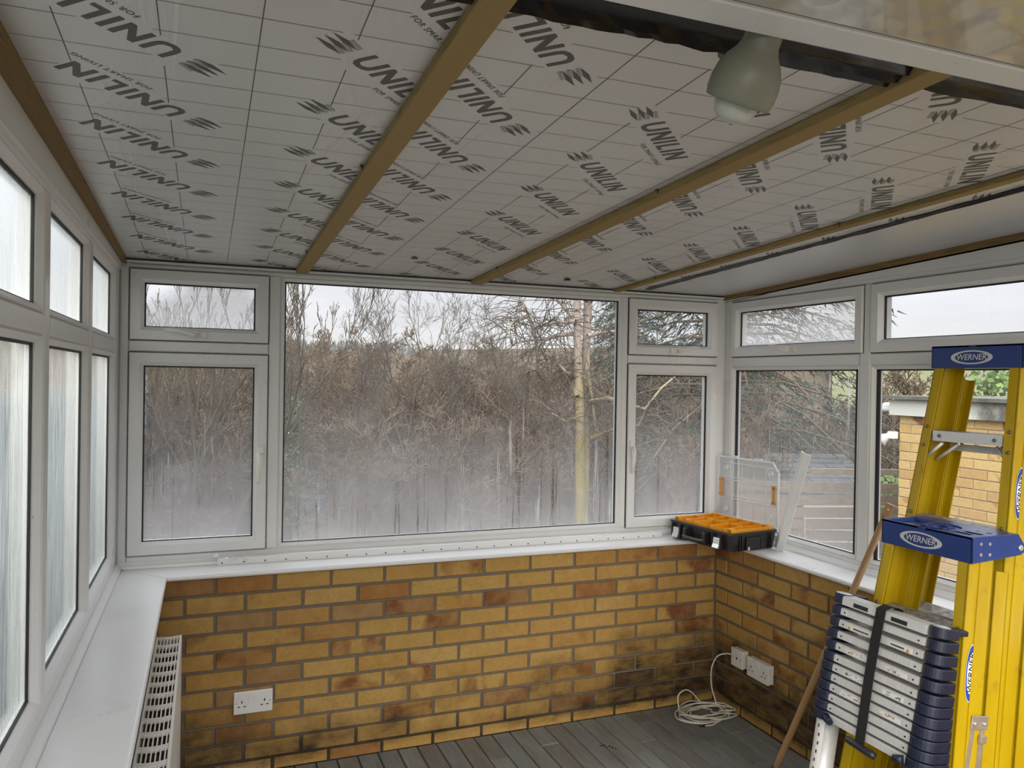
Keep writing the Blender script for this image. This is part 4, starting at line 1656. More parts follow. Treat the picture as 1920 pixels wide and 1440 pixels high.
def stepladder(loc, lean, H, cap_hw, splay, steps, label, cap_depth=0.185, side_logo=None, spreader=None, stay=None):
    """local x = away from the room, y = width, z along the front rails"""
    root = tag(empty('stepladder', loc, (0, lean, 0)), label, 'stepladder', 'yellow fibreglass stepladders')
    ch = 0.074
    zt = H - ch

    def level(o, pv):
        pv = Vector(pv)
        o.matrix_local = Matrix.Translation(pv) @ Matrix.Rotation(-lean, 4, 'Y') @ Matrix.Translation(-pv)

    def yo(z): return cap_hw - 0.010 + splay * (zt - z)      # outer half width of the rail at height z
    for s in (1, -1):
        mb = MB()
        fl, web, t = 0.034, 0.100, 0.004
        for z0, z1 in ((0.0, zt + 0.02),):
            def q(y, x, z): return (x, s * (yo(z) - y), z)
            # C channel: web outside, flanges front and back, pointing inwards
            for (ya, yb, xa, xb) in ((0, t, 0, web), (0, fl, 0, t), (0, fl, web - t, web)):
                vs = [q(y, x, z) for y in (ya, yb) for x in (xa, xb) for z in (z0, z1)]
                mb.add(vs, [(0, 1, 3, 2), (4, 6, 7, 5), (0, 4, 5, 1), (2, 3, 7, 6), (0, 2, 6, 4), (1, 5, 7, 3)])
            # raised rib along the web
            vs = [q(y, x, z) for y in (t, t + .007) for x in (web * .36, web * .62) for z in (z0, z1)]
            mb.add(vs, [(0, 1, 3, 2), (4, 6, 7, 5), (0, 4, 5, 1), (2, 3, 7, 6), (0, 2, 6, 4), (1, 5, 7, 3)])
            vs = [q(y, x, z) for y in (-.003, 0) for x in (web * .42, web * .58) for z in (z0, z1)]
            mb.add(vs, [(0, 1, 3, 2), (4, 6, 7, 5), (0, 4, 5, 1), (2, 3, 7, 6), (0, 2, 6, 4), (1, 5, 7, 3)])
        fr = mb.build('front_rail', MT['ladder_yellow'], root)
        for zs in steps:
            for dz in (0.012, -0.050):
                y = s * (yo(zs + dz) - 0.017)
                MB().tube([(-0.001, y, zs + dz), (-0.004, y, zs + dz)], [0.0062, 0.004], 10).build('rivet', MT['rivet'], fr)
        # rear rail folded behind
        mb = MB()
        fl2, web2 = 0.028, 0.055
        xo = web + 0.012
        for (ya, yb, xa, xb) in ((0.002, .006, xo, xo + web2), (0.002, fl2, xo, xo + .004), (0.002, fl2, xo + web2 - .004, xo + web2)):
            vs = [(x, s * (yo(z) - y), z) for y in (ya, yb) for x in (xa, xb) for z in (0.02, zt - 0.01)]
            mb.add(vs, [(0, 1, 3, 2), (4, 6, 7, 5), (0, 4, 5, 1), (2, 3, 7, 6), (0, 2, 6, 4), (1, 5, 7, 3)])
        mb.build('rear_rail', MT['ladder_yellow'], root)
        MB().box(-0.006, 0.09, s * yo(0) - 0.03, s * yo(0) + 0.03, -0.004, 0.05).build('foot', MT['rubber'], root, bevel=0.004)
    for zs in steps:
        hw = yo(zs) - 0.006
        mb = MB()
        mb.prism([(0.004, 0), (0.004, -0.032), (0.007, -0.032), (0.007, -0.004), (0.083, -0.004), (0.083, -0.024), (0.086, -0.024), (0.086, 0)], lambda a, b, d: (a, d, zs + b), -hw, hw)
        st = mb.build('step', MT['tread_alu'], root)
        level(st, (0.004, 0, zs))
        MB().box(0.0015, 0.0038, -hw + .034, hw - .034, zs - 0.033, zs + 0.0005).build('step_front', MT['alu'], st)
        for s in (-1, 1):
            MB().tube([(0.0016, s * hw * .62, zs - .016), (-0.001, s * hw * .62, zs - .016)], 0.0062, 10).build('rivet', MT['rivet'], st)
            br = MB()
            br.tube([(0.020, s * hw * .60, zs - .036), (0.020, s * (hw - .006), zs - .088)], 0.006, 6)
            br.tube([(0.070, s * hw * .48, zs - .030), (0.070, s * (hw - .006), zs - .090)], 0.006, 6)
            br.build('step_brace', MT['alu'], root)
    # rear horizontals
    for zs in steps:
        hw = yo(zs) - 0.01
        MB().box(0.100, 0.128, -hw, hw, zs - 0.05, zs - 0.028).build('rear_horizontal', MT['alu'], root)
    # cap
    hw = cap_hw
    top = MB()
    x0, x1 = -0.014, cap_depth
    hk = 0.014
    side = [(x0, H - ch), (x0, H), (x1 - hk, H), (x1 + .010, H - .030), (x1 + .016, H - .052), (x1 - .004, H - .062)]
    top.prism([(x0, H - ch), (x0, H), (x0 + .005, H), (x0 + .005, H - ch)], lambda a, b, d: (a, d, b), -hw, hw)
    for s in (-1, 1):
        top.prism(side, lambda a, b, d: (a, d, b), s * hw, s * (hw - .005))
    cp = top.build('cap', MT['werner_blue'], root, bevel=0.0015)
    # deck of the cap: plate with a round well, slots and a parts tray (openings are real holes)
    bm = bmesh.new()
    nx_, ny_ = 44, 92
    dx, dy = (x1 - hk - x0) / nx_, 2 * (hw - .003) / ny_
    wx, wy = x0 + 0.066, 0.010

    def solid(x, y):
        r = math.hypot(x - wx, y - wy)
        if r < 0.028: return False
        if 0.036 < r < 0.047 and (math.atan2(y - wy, x - wx) * 3 / PI) % 1 > 0.18: return False
        yy = y
        for (sx, sy) in ((x0 + .040, -hw + .060), (x0 + .070, -hw + .052)):
            ex, ey = max(0, abs(x - sx) - .003), max(0, abs(yy - sy) - .020)
            if math.hypot(ex, ey) < 0.008: return False
        for (sx, sy, rr) in ((x0 + .112, -hw + .035, .008), (x0 + .110, hw - .030, .007), (x0 + .112, -hw + .070, .005)):
            if math.hypot(x - sx, y - sy) < rr: return False
        return True
    grid = {}
    for i in range(nx_):
        for j in range(ny_):
            xc, yc = x0 + (i + .5) * dx, -(hw - .003) + (j + .5) * dy
            if not solid(xc, yc): continue
            tray = yc > hw - .085 and 0.03 < i / nx_ < 0.66 and yc < hw - .012
            zz = H - (0.012 if tray else 0.001)
            r = math.hypot(xc - wx, yc - wy)
            if 0.050 < r < 0.060: zz -= 0.004
            f = []
            for (a, b) in ((i, j), (i + 1, j), (i + 1, j + 1), (i, j + 1)):
                key = (a, b)
                if key not in grid:
                    grid[key] = bm.verts.new((x0 + a * dx, -(hw - .003) + b * dy, zz))
                else:
                    grid[key].co.z = min(grid[key].co.z, zz)
                f.append(grid[key])
            bm.faces.new(f)
    me = bpy.data.meshes.new('cap_deck')
    bm.to_mesh(me)
    bm.free()
    dk = link('cap_deck', me, MT['werner_blue'], cp)
    so = dk.modifiers.new('solid', 'SOLIDIFY')
    so.thickness = 0.005
    so.offset = -1
    MB().box(x0 + .006, x1 - .02, -hw + .006, hw - .006, H - .040, H - .036).build('cap_light_block', MT['werner_blue'], cp)  # added plate that keeps light out of the cap so the holes darken
    MB().lathe([(0.028, 0), (0.028, -0.034), (0.0, -0.035)], (wx, wy, H - .002), (0, 0, 1), 28).build('cap_well', MT['werner_blue'], cp)
    # logo on the front face (reads towards the room: right = -y)
    F = Matrix(((0, 0, -1, x0 - .0002), (-1, 0, 0, 0.012), (0, 1, 0, H - ch * .53), (0, 0, 0, 1)))
    ellipse(cp, F, 0.074, 0.0225, 'silver_logo', 'logo_oval', 0.0006)
    ellipse(cp, F, 0.058, 0.0180, 'werner_blue', 'logo_field', 0.0010)
    werner(cp, F @ Matrix.Translation((0, 0, 0.0014)), 0.0265, 'silver_logo')
    level(cp, (x0, 0, H))
    # rivets and pivot bolt on the cap sides
    for s in (-1, 1):
        for x, z in ((0.020, -.020), (0.055, -.022), (0.020, -.050), (0.055, -.052)):
            MB().tube([(x, s * hw, H + z), (x, s * (hw + .0015), H + z)], 0.0048, 10).build('rivet', MT['steel'], cp)
        MB().tube([(x1 - .008, s * hw, H - .040), (x1 - .008, s * (hw + .006), H - .040)], [0.010, 0.007], 14).build('pivot_bolt', MT['chrome'], cp)
    if side_logo:
        for zc_, ln in side_logo:
            yb = -(yo(zc_)) - 0.0006
            tilt = math.atan(splay)
            S = Matrix.Translation((0.040, yb, zc_)) @ Matrix.Rotation(-tilt, 4, 'X') @ Matrix(((0, -1, 0, 0), (0, 0, -1, 0), (1, 0, 0, 0), (0, 0, 0, 1)))
            ellipse(root, S, ln / 2 * 1.04, 0.0205, 'label_white', 'side_sticker', 0.0008)
            ellipse(root, S, ln / 2, 0.0190, 'print_blue', 'sticker_border', 0.0012)
            ellipse(root, S, ln / 2 * .74, 0.0150, 'label_white', 'sticker_field', 0.0016)
            werner(root, S @ Matrix.Translation((0, 0, 0.0020)), 0.0270, 'print_black', 'sticker_lettering')
    if spreader:
        zs = spreader
        for s in (-1, 1):
            y = s * (yo(zs) + 0.004)
            sp_ = MB()
            sp_.box(0.052, 0.118, min(y, y + s * .003), max(y, y + s * .003), zs - .020, zs + .018)
            a = sp_.build('spreader_bracket', MT['steel'], root, bevel=0.003)
            for x, x2 in ((0.064, 0.036), (0.102, 0.090)):
                MB().obox(((x + x2) / 2, y + s * .006, zs - .135), (0.0085, 0, 0), (0, 0.0018, 0), ((x2 - x) / 2, s * splay * .12, -0.125)).build('spreader_arm', MT['steel'], a)
                MB().tube([(x, y + s * .003, zs - .004), (x, y + s * .008, zs - .004)], [0.006, 0.004], 10).build('rivet', MT['chrome'], a)
            MB().box(0.088, 0.112, min(y, y + s * .010), max(y, y + s * .010), zs - .056, zs - .034).build('spreader_catch', MT['steel'], a, bevel=0.002)
    if stay:
        for s in (-1, 1):
            y = s * (yo(stay) + 0.005)
            a = MB().obox((0.092, y, stay - .150), (0.0095, 0, 0), (0, 0.002, 0), (-0.006, s * splay * .15, -0.150)).build('stay_bar', MT['steel'], root, bevel=0.003)
            MB().tube([(0.088, y, stay - .29), (0.088, y + s * .005, stay - .29)], [0.006, 0.004], 10).build('rivet', MT['chrome'], a)
            MB().box(0.080, 0.106, min(y, y + s * .004), max(y, y + s * .004), stay - .012, stay + .030).build('stay_bracket', MT['steel'], a, bevel=0.004)
            MB().tube([(0.096, y + s * .002, stay + .008), (0.096, y + s * .008, stay + .008)], [0.006, 0.004], 10).build('rivet', MT['chrome'], a)
    return root


LEAN = math.atan(0.17)
cosL = math.cos(LEAN)
stepladder((1.739 + 0.014, -1.594, 0.012), LEAN, 1.170 / cosL, 0.156, 0.064, [0.905 / cosL, 0.625 / cosL, 0.345 / cosL], 'short yellow stepladder with blue cap, behind the telescopic ladder', side_logo=[(0.818, 0.150)], spreader=0.690)
stepladder((1.944 + 0.014, -1.512, 0.012), LEAN, 1.722 / cosL, 0.160, 0.058, [(1.444 - .285 * k) / cosL for k in range(5)], 'tall yellow stepladder with blue cap, rearmost of the ladders', side_logo=[(1.300, 0.150)], stay=1.20)


# ---- telescopic ladder, retracted
def telescopic():
    root = tag(empty('telescopic_ladder', (1.644, -1.578, 0.0), (0, LEAN, 0)), 'retracted telescopic aluminium ladder with navy collars and black strap', 'ladder')
    hw = 0.172
    tops = []
    z = 0.952 / cosL
    for k in range(12):
        tops.append(z)
        z -= 0.0358 if k < 5 else 0.0298
    nR = len(tops)
    zb = tops[-1] - 0.03
    for s in (1, -1):
        # lowest tube to the floor
        MB().tube([(0.036, s * (hw + .006), 0.01), (0.036, s * (hw + .006), zb)], 0.0335, 24).build('stile_tube', MT['alu'], root)
        MB().tube([(0.036, s * (hw + .006), -0.004), (0.036, s * (hw + .006), 0.05)], 0.0375, 20).build('foot', MT['rubber'], root)
        for k, zt in enumerate(tops):
            r = 0.023 + 0.0012 * k
            h = (tops[k] - tops[k + 1]) if k < nR - 1 else 0.03
            mb = MB()
            cy = s * (hw + .002)
            # D shaped collar, reaching back towards the wall
            out_ = []
            for j in range(13):
                w = -PI / 2 - PI * j / 12
                out_.append((0.020 + (r + .004) * 0 + (r + 0.004) * math.cos(w), cy + (r + .004) * math.sin(w)))
            out_ += [(0.070 + .001 * k, cy + (r - .002)), (0.070 + .001 * k, cy - (r - .002))]
            gap = 0.006 if k < 5 else 0.0016
            mb.prism(out_, lambda a, b, d: (a, b, d), zt - h + gap, zt, smooth=False)
            mb.build('collar', MT['navy_plastic'], root, bevel=0.003)
            if k == 0:
                MB().box(0.02, 0.103, cy - .020, cy + .020, zt - .018, zt - .002).build('top_hook', MT['navy_plastic'], root, bevel=0.004)
                MB().lathe([(r + .003, 0), (r - .004, 0.003), (0, 0.004)], (0.020, cy, zt - .001), (0, 0, 1), 24).build('top_plug', MT['silver_logo'], root)
        for k in (nR - 1,):
            MB().tube([(-0.012, s * (hw - .030), tops[-1] - .016), (-0.020, s * (hw - .055), tops[-1] - .022)], [0.013, 0.010], 12).build('release_lever', MT['navy_plastic'], root)
    rg = random.Random(2)
    for k, zt in enumerate(tops):
        h = 0.026 if k == 0 else 0.021
        l = hw - 0.022
        mb = MB()
        mb.prism([(-0.008, zt - 0.004 - h), (-0.008, zt - 0.008), (-0.004, zt - 0.004), (0.040, zt - 0.001), (0.044, zt - 0.004), (0.044, zt - .004 - h)], lambda a, b, d: (a, d, b), -l, l)
        rn = mb.build('rung', MT['alu'], root)
        if k:
            for s in (-1, 1):
                MB().tube([(-0.0082, s * (l - .016), zt - .016), (-0.0090, s * (l - .016), zt - .016)], 0.0028, 8).build('rung_hole', MT['socket_hole'], rn)
        xf = -0.0088
        if k == 0:
            for y0, y1 in ((0.050, 0.105), (-0.090, -0.035)):
                MB().box(xf, -0.008, y0, y1, zt - .026, zt - .014).build('rung_label', MT['print_black'], rn)
        elif k == 2:
            for y0, y1 in ((0.025, 0.118), (-0.118, -0.040)):
                MB().box(xf, -0.008, y0, y1, zt - .024, zt - .010).build('rung_label', MT['label_white'], rn)
            for yy in (0.108, -0.105):
                vs = [(xf - .0006, yy + .006, zt - .0225), (xf - .0006, yy - .006, zt - .0225), (xf - .0006, yy, zt - .0115)]
                MB().add(vs, [(0, 1, 2)]).build('warning_triangle', MT['label_orange'], rn, fixn=False)
            for y0, y1 in ((0.035, 0.092), (-0.092, -0.048)):
                y = y0
                while y < y1:
                    w = rg.uniform(.002, .0045)
                    MB().box(xf - .0006, xf, y, y + w, zt - .0195, zt - .0145).build('label_print', MT['print_black'], rn)
                    y += w + .0015
        elif k in (4, 6, 8):
            for y0, y1 in ((0.025, 0.108), (-0.112, -0.040)):
                MB().box(xf, -0.008, y0, y1, zt - .023, zt - .010).build('rung_label', MT['label_white'], rn)
                pr_ = MB()
                for _ in range(9):
                    y = rg.uniform(y0 + .006, y1 - .012)
                    z_ = zt - rg.uniform(.012, .021)
                    pr_.box(xf - .0005, xf, y, y + rg.uniform(.004, .014), z_, z_ + .0016)
                pr_.build('label_print', MT['debris_wood'] if k != 6 else MT['rivet'], rn)
    # strap round the rungs
    st = MB()
    zt0, zt1 = tops[0] + .004, tops[-1] - .040
    pth = [(0.050, -0.012, zt0 - .02), (0.044, -0.010, zt0 + .001), (0.010, -0.004, zt0 + .004), (-0.010, 0.0, zt0 - .008), (-0.0125, 0.003, zt0 - .10), (-0.013, 0.006, (zt0 + zt1) / 2), (-0.012, 0.006, zt1)]
    wv = 0.0165
    vs = []
    for x, y, z_ in pth:
        vs += [(x, y - wv, z_), (x, y + wv, z_), (x - .0025, y + wv, z_ + .001), (x - .0025, y - wv, z_ + .001)]
    fs = []
    for i in range(len(pth) - 1):
        for j in range(4):
            j2 = (j + 1) % 4
            fs.append((i * 4 + j, i * 4 + j2, (i + 1) * 4 + j2, (i + 1) * 4 + j))
    st.add(vs, fs)
    sp_ = st.build('strap', MT['strap_black'], root)
    MB().tube([(-0.010, 0.052, zt1 - .004), (-0.016, 0.045, zt1 - .002), (-0.016, -0.042, zt1 - .006), (-0.010, -0.052, zt1 - .010)], [0.009, 0.0115, 0.0115, 0.009], 12).build('strap_handle', MT['black_plastic'], sp_)
    # label on the far stile
    lb = MB()
    n = 10
    cy, r = hw + .006, 0.0342
    vs = []
    for z_ in (zb - .005, zb - .36):
        for j in range(n + 1):
            w = PI * (0.62 + 0.55 * j / n)
            vs.append((0.036 + r * math.cos(w), cy + r * math.sin(w), z_))
    lb.add(vs, [(j, j + 1, n + 2 + j, n + 1 + j) for j in range(n)], True)
    lbo = lb.build('stile_label', MT['label_white'], root)
    for i in range(12):
        z_ = zb - .02 - i * .026
        w0 = PI * rg.uniform(0.95, 1.02)
        q = []
        for w in (w0, w0 + .16):
            q.append((0.036 + (r + .0006) * math.cos(w), cy + (r + .0006) * math.sin(w)))
        MB().add([(q[0][0], q[0][1], z_), (q[1][0], q[1][1], z_), (q[1][0], q[1][1], z_ - .010), (q[0][0], q[0][1], z_ - .010)], [(0, 1, 2, 3)]).build('label_print', MT['rivet'], lbo, fixn=False)


telescopic()

# ---- scraps on the floor, hook and bits under the ceiling
for i, (x, y, lab, mat, sz) in enumerate([(0.905, -0.590, 'torn white scrap standing on the plank floor', 'debris_white', 0.012), (1.765, -0.86, 'splintered wood offcut on the floor by the pole', 'debris_wood', 0.035)]):
    rg = random.Random(20 + i)
    mb = MB()
    mb.prism([(-sz * 1.2, -sz * .3), (sz * .2, -sz * .5), (sz * 1.3, sz * .1), (sz * .4, sz * .6), (-sz * .8, sz * .4)], lambda a, b, d: (a, b, d * (1.5 if i == 0 else .6) + 0.15 * a * (d > 0)), 0.0, sz)
    o = mb.build('floor_scrap', MT[mat])
    o.location = (x, y, 0.0005)
    tag(o, lab, 'scrap', 'scraps on the floor')
o = MB().box(-0.035, 0.03, -0.0025, 0.0025, 0, 0.0025).build('floor_scrap', MT['debris_white'])
o.location = (0.93, -0.612, 0.0006)
o.rotation_euler = (0, 0, -0.2)
tag(o, 'thin white sliver lying on the plank floor', 'scrap', 'scraps on the floor')
mb = MB()
rg = random.Random(4)
for k in range(9):
    x, y = 0.05 * k / 9 - .02 + rg.uniform(-.004, .004), -0.055 * k / 9 + rg.uniform(-.006, .006)
    s_ = rg.uniform(.003, .007)
    mb.box(x, x + s_, y, y + s_ * 1.3, 0, s_ * .5)
o = mb.build('dirt_specks', MT['dark_scrap'])
o.location = (1.605, -0.262, 0.0006)
tag(o, 'trail of black dirt specks on the plank floor', 'dirt', kind='stuff')

hk = MB()
hp = []
for k in range(13):
    w = PI * 1.75 * k / 12
    hp.append((0.008 * math.cos(w), 0, 0.008 * math.sin(w)))
hk.tube([(0.006, 0.014, 0.010), (0.007, 0.004, 0.004)] + hp, 0.0018, 8)
o = hk.build('screw_eye', MT['steel'])
o.location = (FL + 0.018, FB - 0.016, 2.030)
tag(o, 'small rusty screw eye in the left window corner', 'hook')

for i, (x, y, lab, mat, sz) in enumerate([(0.712, -0.285, 'small dry leaf stuck to the ceiling board', 'leaf_scrap', 0.012), (1.49, -0.045, 'dark patch of tape stuck near the back window head', 'foil_black', 0.016)]):
    rg = random.Random(40 + i)
    mb = MB()
    n = 9
    pl_ = [(sz * (0.7 + .5 * rg.random()) * math.cos(2 * PI * k / n), sz * (0.7 + .5 * rg.random()) * math.sin(2 * PI * k / n)) for k in range(n)]
    mb.prism(pl_, lambda a, b, d: (a, b, d - 0.3 * abs(a)), -0.006, 0.0)
    o = mb.build('ceiling_scrap', MT[mat])
    o.location = (x, y, zc(y) - 0.0005)
    tag(o, lab, 'scrap', 'bits stuck on the ceiling')
# ================================================================== OUTSIDE
F2 = Vector((math.sin(yaw), math.cos(yaw), 0))
R2 = Vector((math.cos(yaw), -math.sin(yaw), 0))


def gz(x, y):
    """height of the ground outside"""
    d = math.hypot(max(0, x - 2), max(0, y)) if x > 0 else math.hypot(x, max(0, y))
    a = -0.55 - 0.105 * min(d, 22)
    if d > 22: a -= 0.02 * (min(d, 45) - 22)
    if d > 45:
        a += 0.062 * (d - 45)
        if x > 40: a += 0.02 * (x - 40)
    return a + 0.15 * math.sin(x * .7) * math.sin(y * .6)


def at(px, depth):
    v = CAM + F2 * depth + R2 * ((px - 960) / 1468.4 * depth)
    return v.x, v.y


# ground
gm = MB()
xs = [-120, -80, -50, -30, -20, -14, -9, -6, -4, -2.5, -1.2, 0, 1.3, 2.6, 4, 5.2, 6.5, 8, 10, 12, 15, 19, 24, 30, 40, 60, 90, 140, 200, 260]
ysg = [-12, -8, -5, -3, -1, 0.28, 1.2, 2.2, 3.4, 4.6, 6, 7.5, 9, 11, 13, 16, 19, 23, 28, 35, 45, 60, 85, 120, 160, 210, 260]
gv = []
for y in ysg:
    for x in xs:
        gv.append((x, y, gz(x, y) if (x < -0.6 or x > 2.6 or y > 0.25) else -0.6))
gf = []
for j in range(len(ysg) - 1):
    for i in range(len(xs) - 1):
        gf.append((j * len(xs) + i, j * len(xs) + i + 1, (j + 1) * len(xs) + i + 1, (j + 1) * len(xs) + i))
ground = gm.add(gv, gf, True).build('ground', MT['hillside'], fixn=False)
tag(ground, 'brown winter hillside falling away behind the house', 'ground', kind='structure')
lane = MB()
lp = [(at(460, d), at(1150, d)) for d in (9.2, 10.5, 12.5, 15)]
lv = []
for a, b in lp:
    for t in (0, .25, .5, .75, 1):
        x, y = a[0] + (b[0] - a[0]) * t, a[1] + (b[1] - a[1]) * t
        lv.append((x, y, gz(x, y) + 0.06))
lane.add(lv, [(j * 5 + i, j * 5 + i + 1, (j + 1) * 5 + i + 1, (j + 1) * 5 + i) for j in range(3) for i in range(4)])
tag(lane.build('lane', MT['patio'], fixn=False), 'pale grey lane below the back window', 'road', kind='structure')
fld = MB()
fv = []
fp = [at(1560, 60), at(2100, 60), at(1560, 150), at(2100, 150)]
fv = [(x, y, z) for (x, y), z in zip(fp, (-1.5, -1.5, 9.0, 9.0))]
tag(fld.add(fv, [(0, 1, 3, 2)]).build('field', MT['far_field'], fixn=False), 'pale green field on the far slope above the garage', 'field', kind='structure')

# far wooded ridge with conifer tips
rg = random.Random(77)
rd = MB()
for px in range(250, 1900, 4):
    D = 210 + 25 * math.sin(px * .011)
    x, y = at(px, D)
    el = 58 if px < 720 else 58 - min(30, (px - 720) * .14)
    top = 1.6 + (el + rg.uniform(-6, 14)) / 1468.4 * D
    w = rg.uniform(1.0, 1.8)
    for kk in range(2):
        ax_ = R2 * w if kk == 0 else F2 * w
        rd.add([(x - ax_.x, y - ax_.y, -4), (x + ax_.x, y + ax_.y, -4), (x + ax_.x * .9, y + ax_.y * .9, top - 2.5), (x, y, top), (x - ax_.x * .9, y - ax_.y * .9, top - 2.8)], [(0, 1, 2, 3, 4)])
tag(rd.build('distant_conifers', MT['hazed_trees'], fixn=False), 'conifer wood on the far ridge with bluish haze in its colour', 'woodland', kind='stuff')


# ---- leafless trees
def bare_mesh(name, seed, H, r0_, n1, n2, n3, n4, spread, mat, up=0.25, r_min=0.0045):
    rg = random.Random(seed)
    mb = MB()

    def br(p, d, L, r, lvl):
        n = (6, 5, 4, 3, 2)[lvl]
        pts, rad = [p.copy()], [r]
        q, dd = p.copy(), d.copy()
        for i in range(n):
            dd = (dd + Vector((rg.gauss(0, .13), rg.gauss(0, .13), rg.gauss(0, .09) + up * (0.3 if lvl else .1) * .5))).normalized()
            q = q + dd * (L / n)
            pts.append(q.copy())
            rad.append(max(r * (1 - 0.75 * (i + 1) / n), r_min))
        mb.tube(pts, rad, (7, 5, 4, 3, 3)[lvl], cap=False)
        k = (n1, n2, n3, n4, 0)[lvl]
        for j in range(k):
            t = rg.uniform(0.25 if lvl else 0.3, 1.0)
            i = min(int(t * n), n - 1)
            s = pts[i].lerp(pts[i + 1], t * n - i)
            base = (pts[i + 1] - pts[i]).normalized()
            a = base.orthogonal().normalized()
            a.rotate(Matrix.Rotation(rg.uniform(0, 2 * PI), 3, base))
            nd = (base * rg.uniform(0.55, 1.0) + a * spread * rg.uniform(.5, 1.0) + Vector((0, 0, up))).normalized()
            br(s, nd, L * rg.uniform(.38, .62) * (1.05 - .35 * t), max(rad[i] * .55, r_min), lvl + 1)
    br(Vector((0, 0, 0)), Vector((rg.uniform(-.1, .1), rg.uniform(-.1, .1), 1)).normalized(), H * .72, r0_, 0)
    me = bpy.data.meshes.new(name)
    me.from_pydata(mb.v, [], mb.f)
    me.polygons.foreach_set('use_smooth', [True] * len(mb.f))
    me.materials.append(MT[mat])
    return me


TREES = [bare_mesh('bare_tree', 100 + k, 6.2, 0.048, 9, 6, 4, 3, 0.80, 'bark_grey', 0.22, 0.0030) for k in range(4)]
SAPL = [bare_mesh('bare_sapling', 200 + k, 6.0, 0.045, 8, 4, 3, 2, 0.42, 'bark_grey', 0.5) for k in range(2)]
SHRUB = [bare_mesh('bare_shrub', 300 + k, 2.6, 0.035, 14, 7, 5, 3, 1.05, 'bark_brown', 0.22, 0.006) for k in range(3)]
rg = random.Random(12)


def plant(name, me, px, depth, top_px, base_h, label, cat, group, jitter=0.0):
    x, y = at(px, depth)
    z = gz(x, y) - 0.05
    top = 1.6 + (710 - top_px) / 1468.4 * depth
    s = max(0.3, (top - z) / base_h)
    o = link(name, me, None)
    o.location = (x, y, z)
    o.rotation_euler = (rg.uniform(-.06, .06), rg.uniform(-.06, .06), rg.uniform(0, 6.28))
    o.scale = (s * rg.uniform(.9, 1.15), s * rg.uniform(.9, 1.15), s)
    return tag(o, label, cat, group)


for i, (px, d, tp) in enumerate([(690, 16, 545), (735, 14, 540), (790, 17, 552), (850, 15, 548), (915, 18, 562), (960, 15, 560), (1020, 19, 575), (1150, 19, 580), (515, 14, 565), (640, 22, 600)]):
    plant('bare_tree', TREES[i % 4], px, d, tp, 5.6, 'leafless grey tree in the row against the sky outside', 'tree', 'leafless trees outside the back window')
for i, (px, d, tp) in enumerate([(285, 10, 470), (315, 12, 500), (345, 9.5, 480), (372, 11, 490), (400, 13, 470), (425, 10, 480), (455, 12, 500), (478, 9.5, 500), (300, 14, 520), (440, 15, 520)]):
    plant('bare_sapling', SAPL[i % 2], px, d, tp, 5.3, 'slim leafless sapling outside the left casement', 'tree', 'leafless saplings outside the left casement')
k = 0
for depth, n, t0, t1 in ((11, 13, 760, 830), (15, 14, 700, 770), (20, 14, 690, 740), (27, 16, 668, 700), (36, 16, 662, 685)):
    for i in range(n):
        px = 240 + (1420 - 240) * (i + rg.random()) / n
        if depth == 11 and (1010 < px < 1180): continue
        if depth < 24 and 500 < px < 650: continue
        plant('bare_shrub', SHRUB[k % 3], px, depth * rg.uniform(.92, 1.1), rg.uniform(t0, t1), 2.3, 'tangled brown leafless shrub in the thicket on the slope', 'shrub', 'leafless shrubs on the slope')
        k += 1
for px, d, tp in ((1530, 22, 735), (1580, 18, 760), (1600, 26, 720), (1662, 20, 715), (1700, 24, 705), (1745, 19, 715), (1640, 15, 760)):
    plant('bare_shrub', SHRUB[k % 3], px, d, tp, 2.3, 'tangled brown leafless shrub in the thicket on the slope', 'shrub', 'leafless shrubs on the slope')
    k += 1
# matted undergrowth: countless twigs filling the slope
rg = random.Random(31)
ug = MB()
for i in range(26000):
    depth = 9 + 32 * rg.random() ** 0.8
    px = rg.uniform(230, 1720)
    x, y = at(px, depth)
    if px > 1600 and depth < 14: continue
    if 505 < px < 655 and depth < 25: continue
    z = gz(x, y)
    h = rg.uniform(.3, 1.0) * (0.8 + depth * .065)
    w = 0.005 + 0.0009 * depth
    a = rg.uniform(0, PI)
    dx, dy = math.cos(a) * w, math.sin(a) * w
    lx, ly = rg.gauss(0, .35) * h, rg.gauss(0, .35) * h
    ug.add([(x - dx, y - dy, z), (x + dx, y + dy, z), (x + lx, y + ly, z + h)], [(0, 1, 2)])
uo = ug.build('undergrowth', MT['bark_brown'], fixn=False)
tag(uo, 'mat of brown winter undergrowth covering the slope', 'undergrowth', kind='stuff')


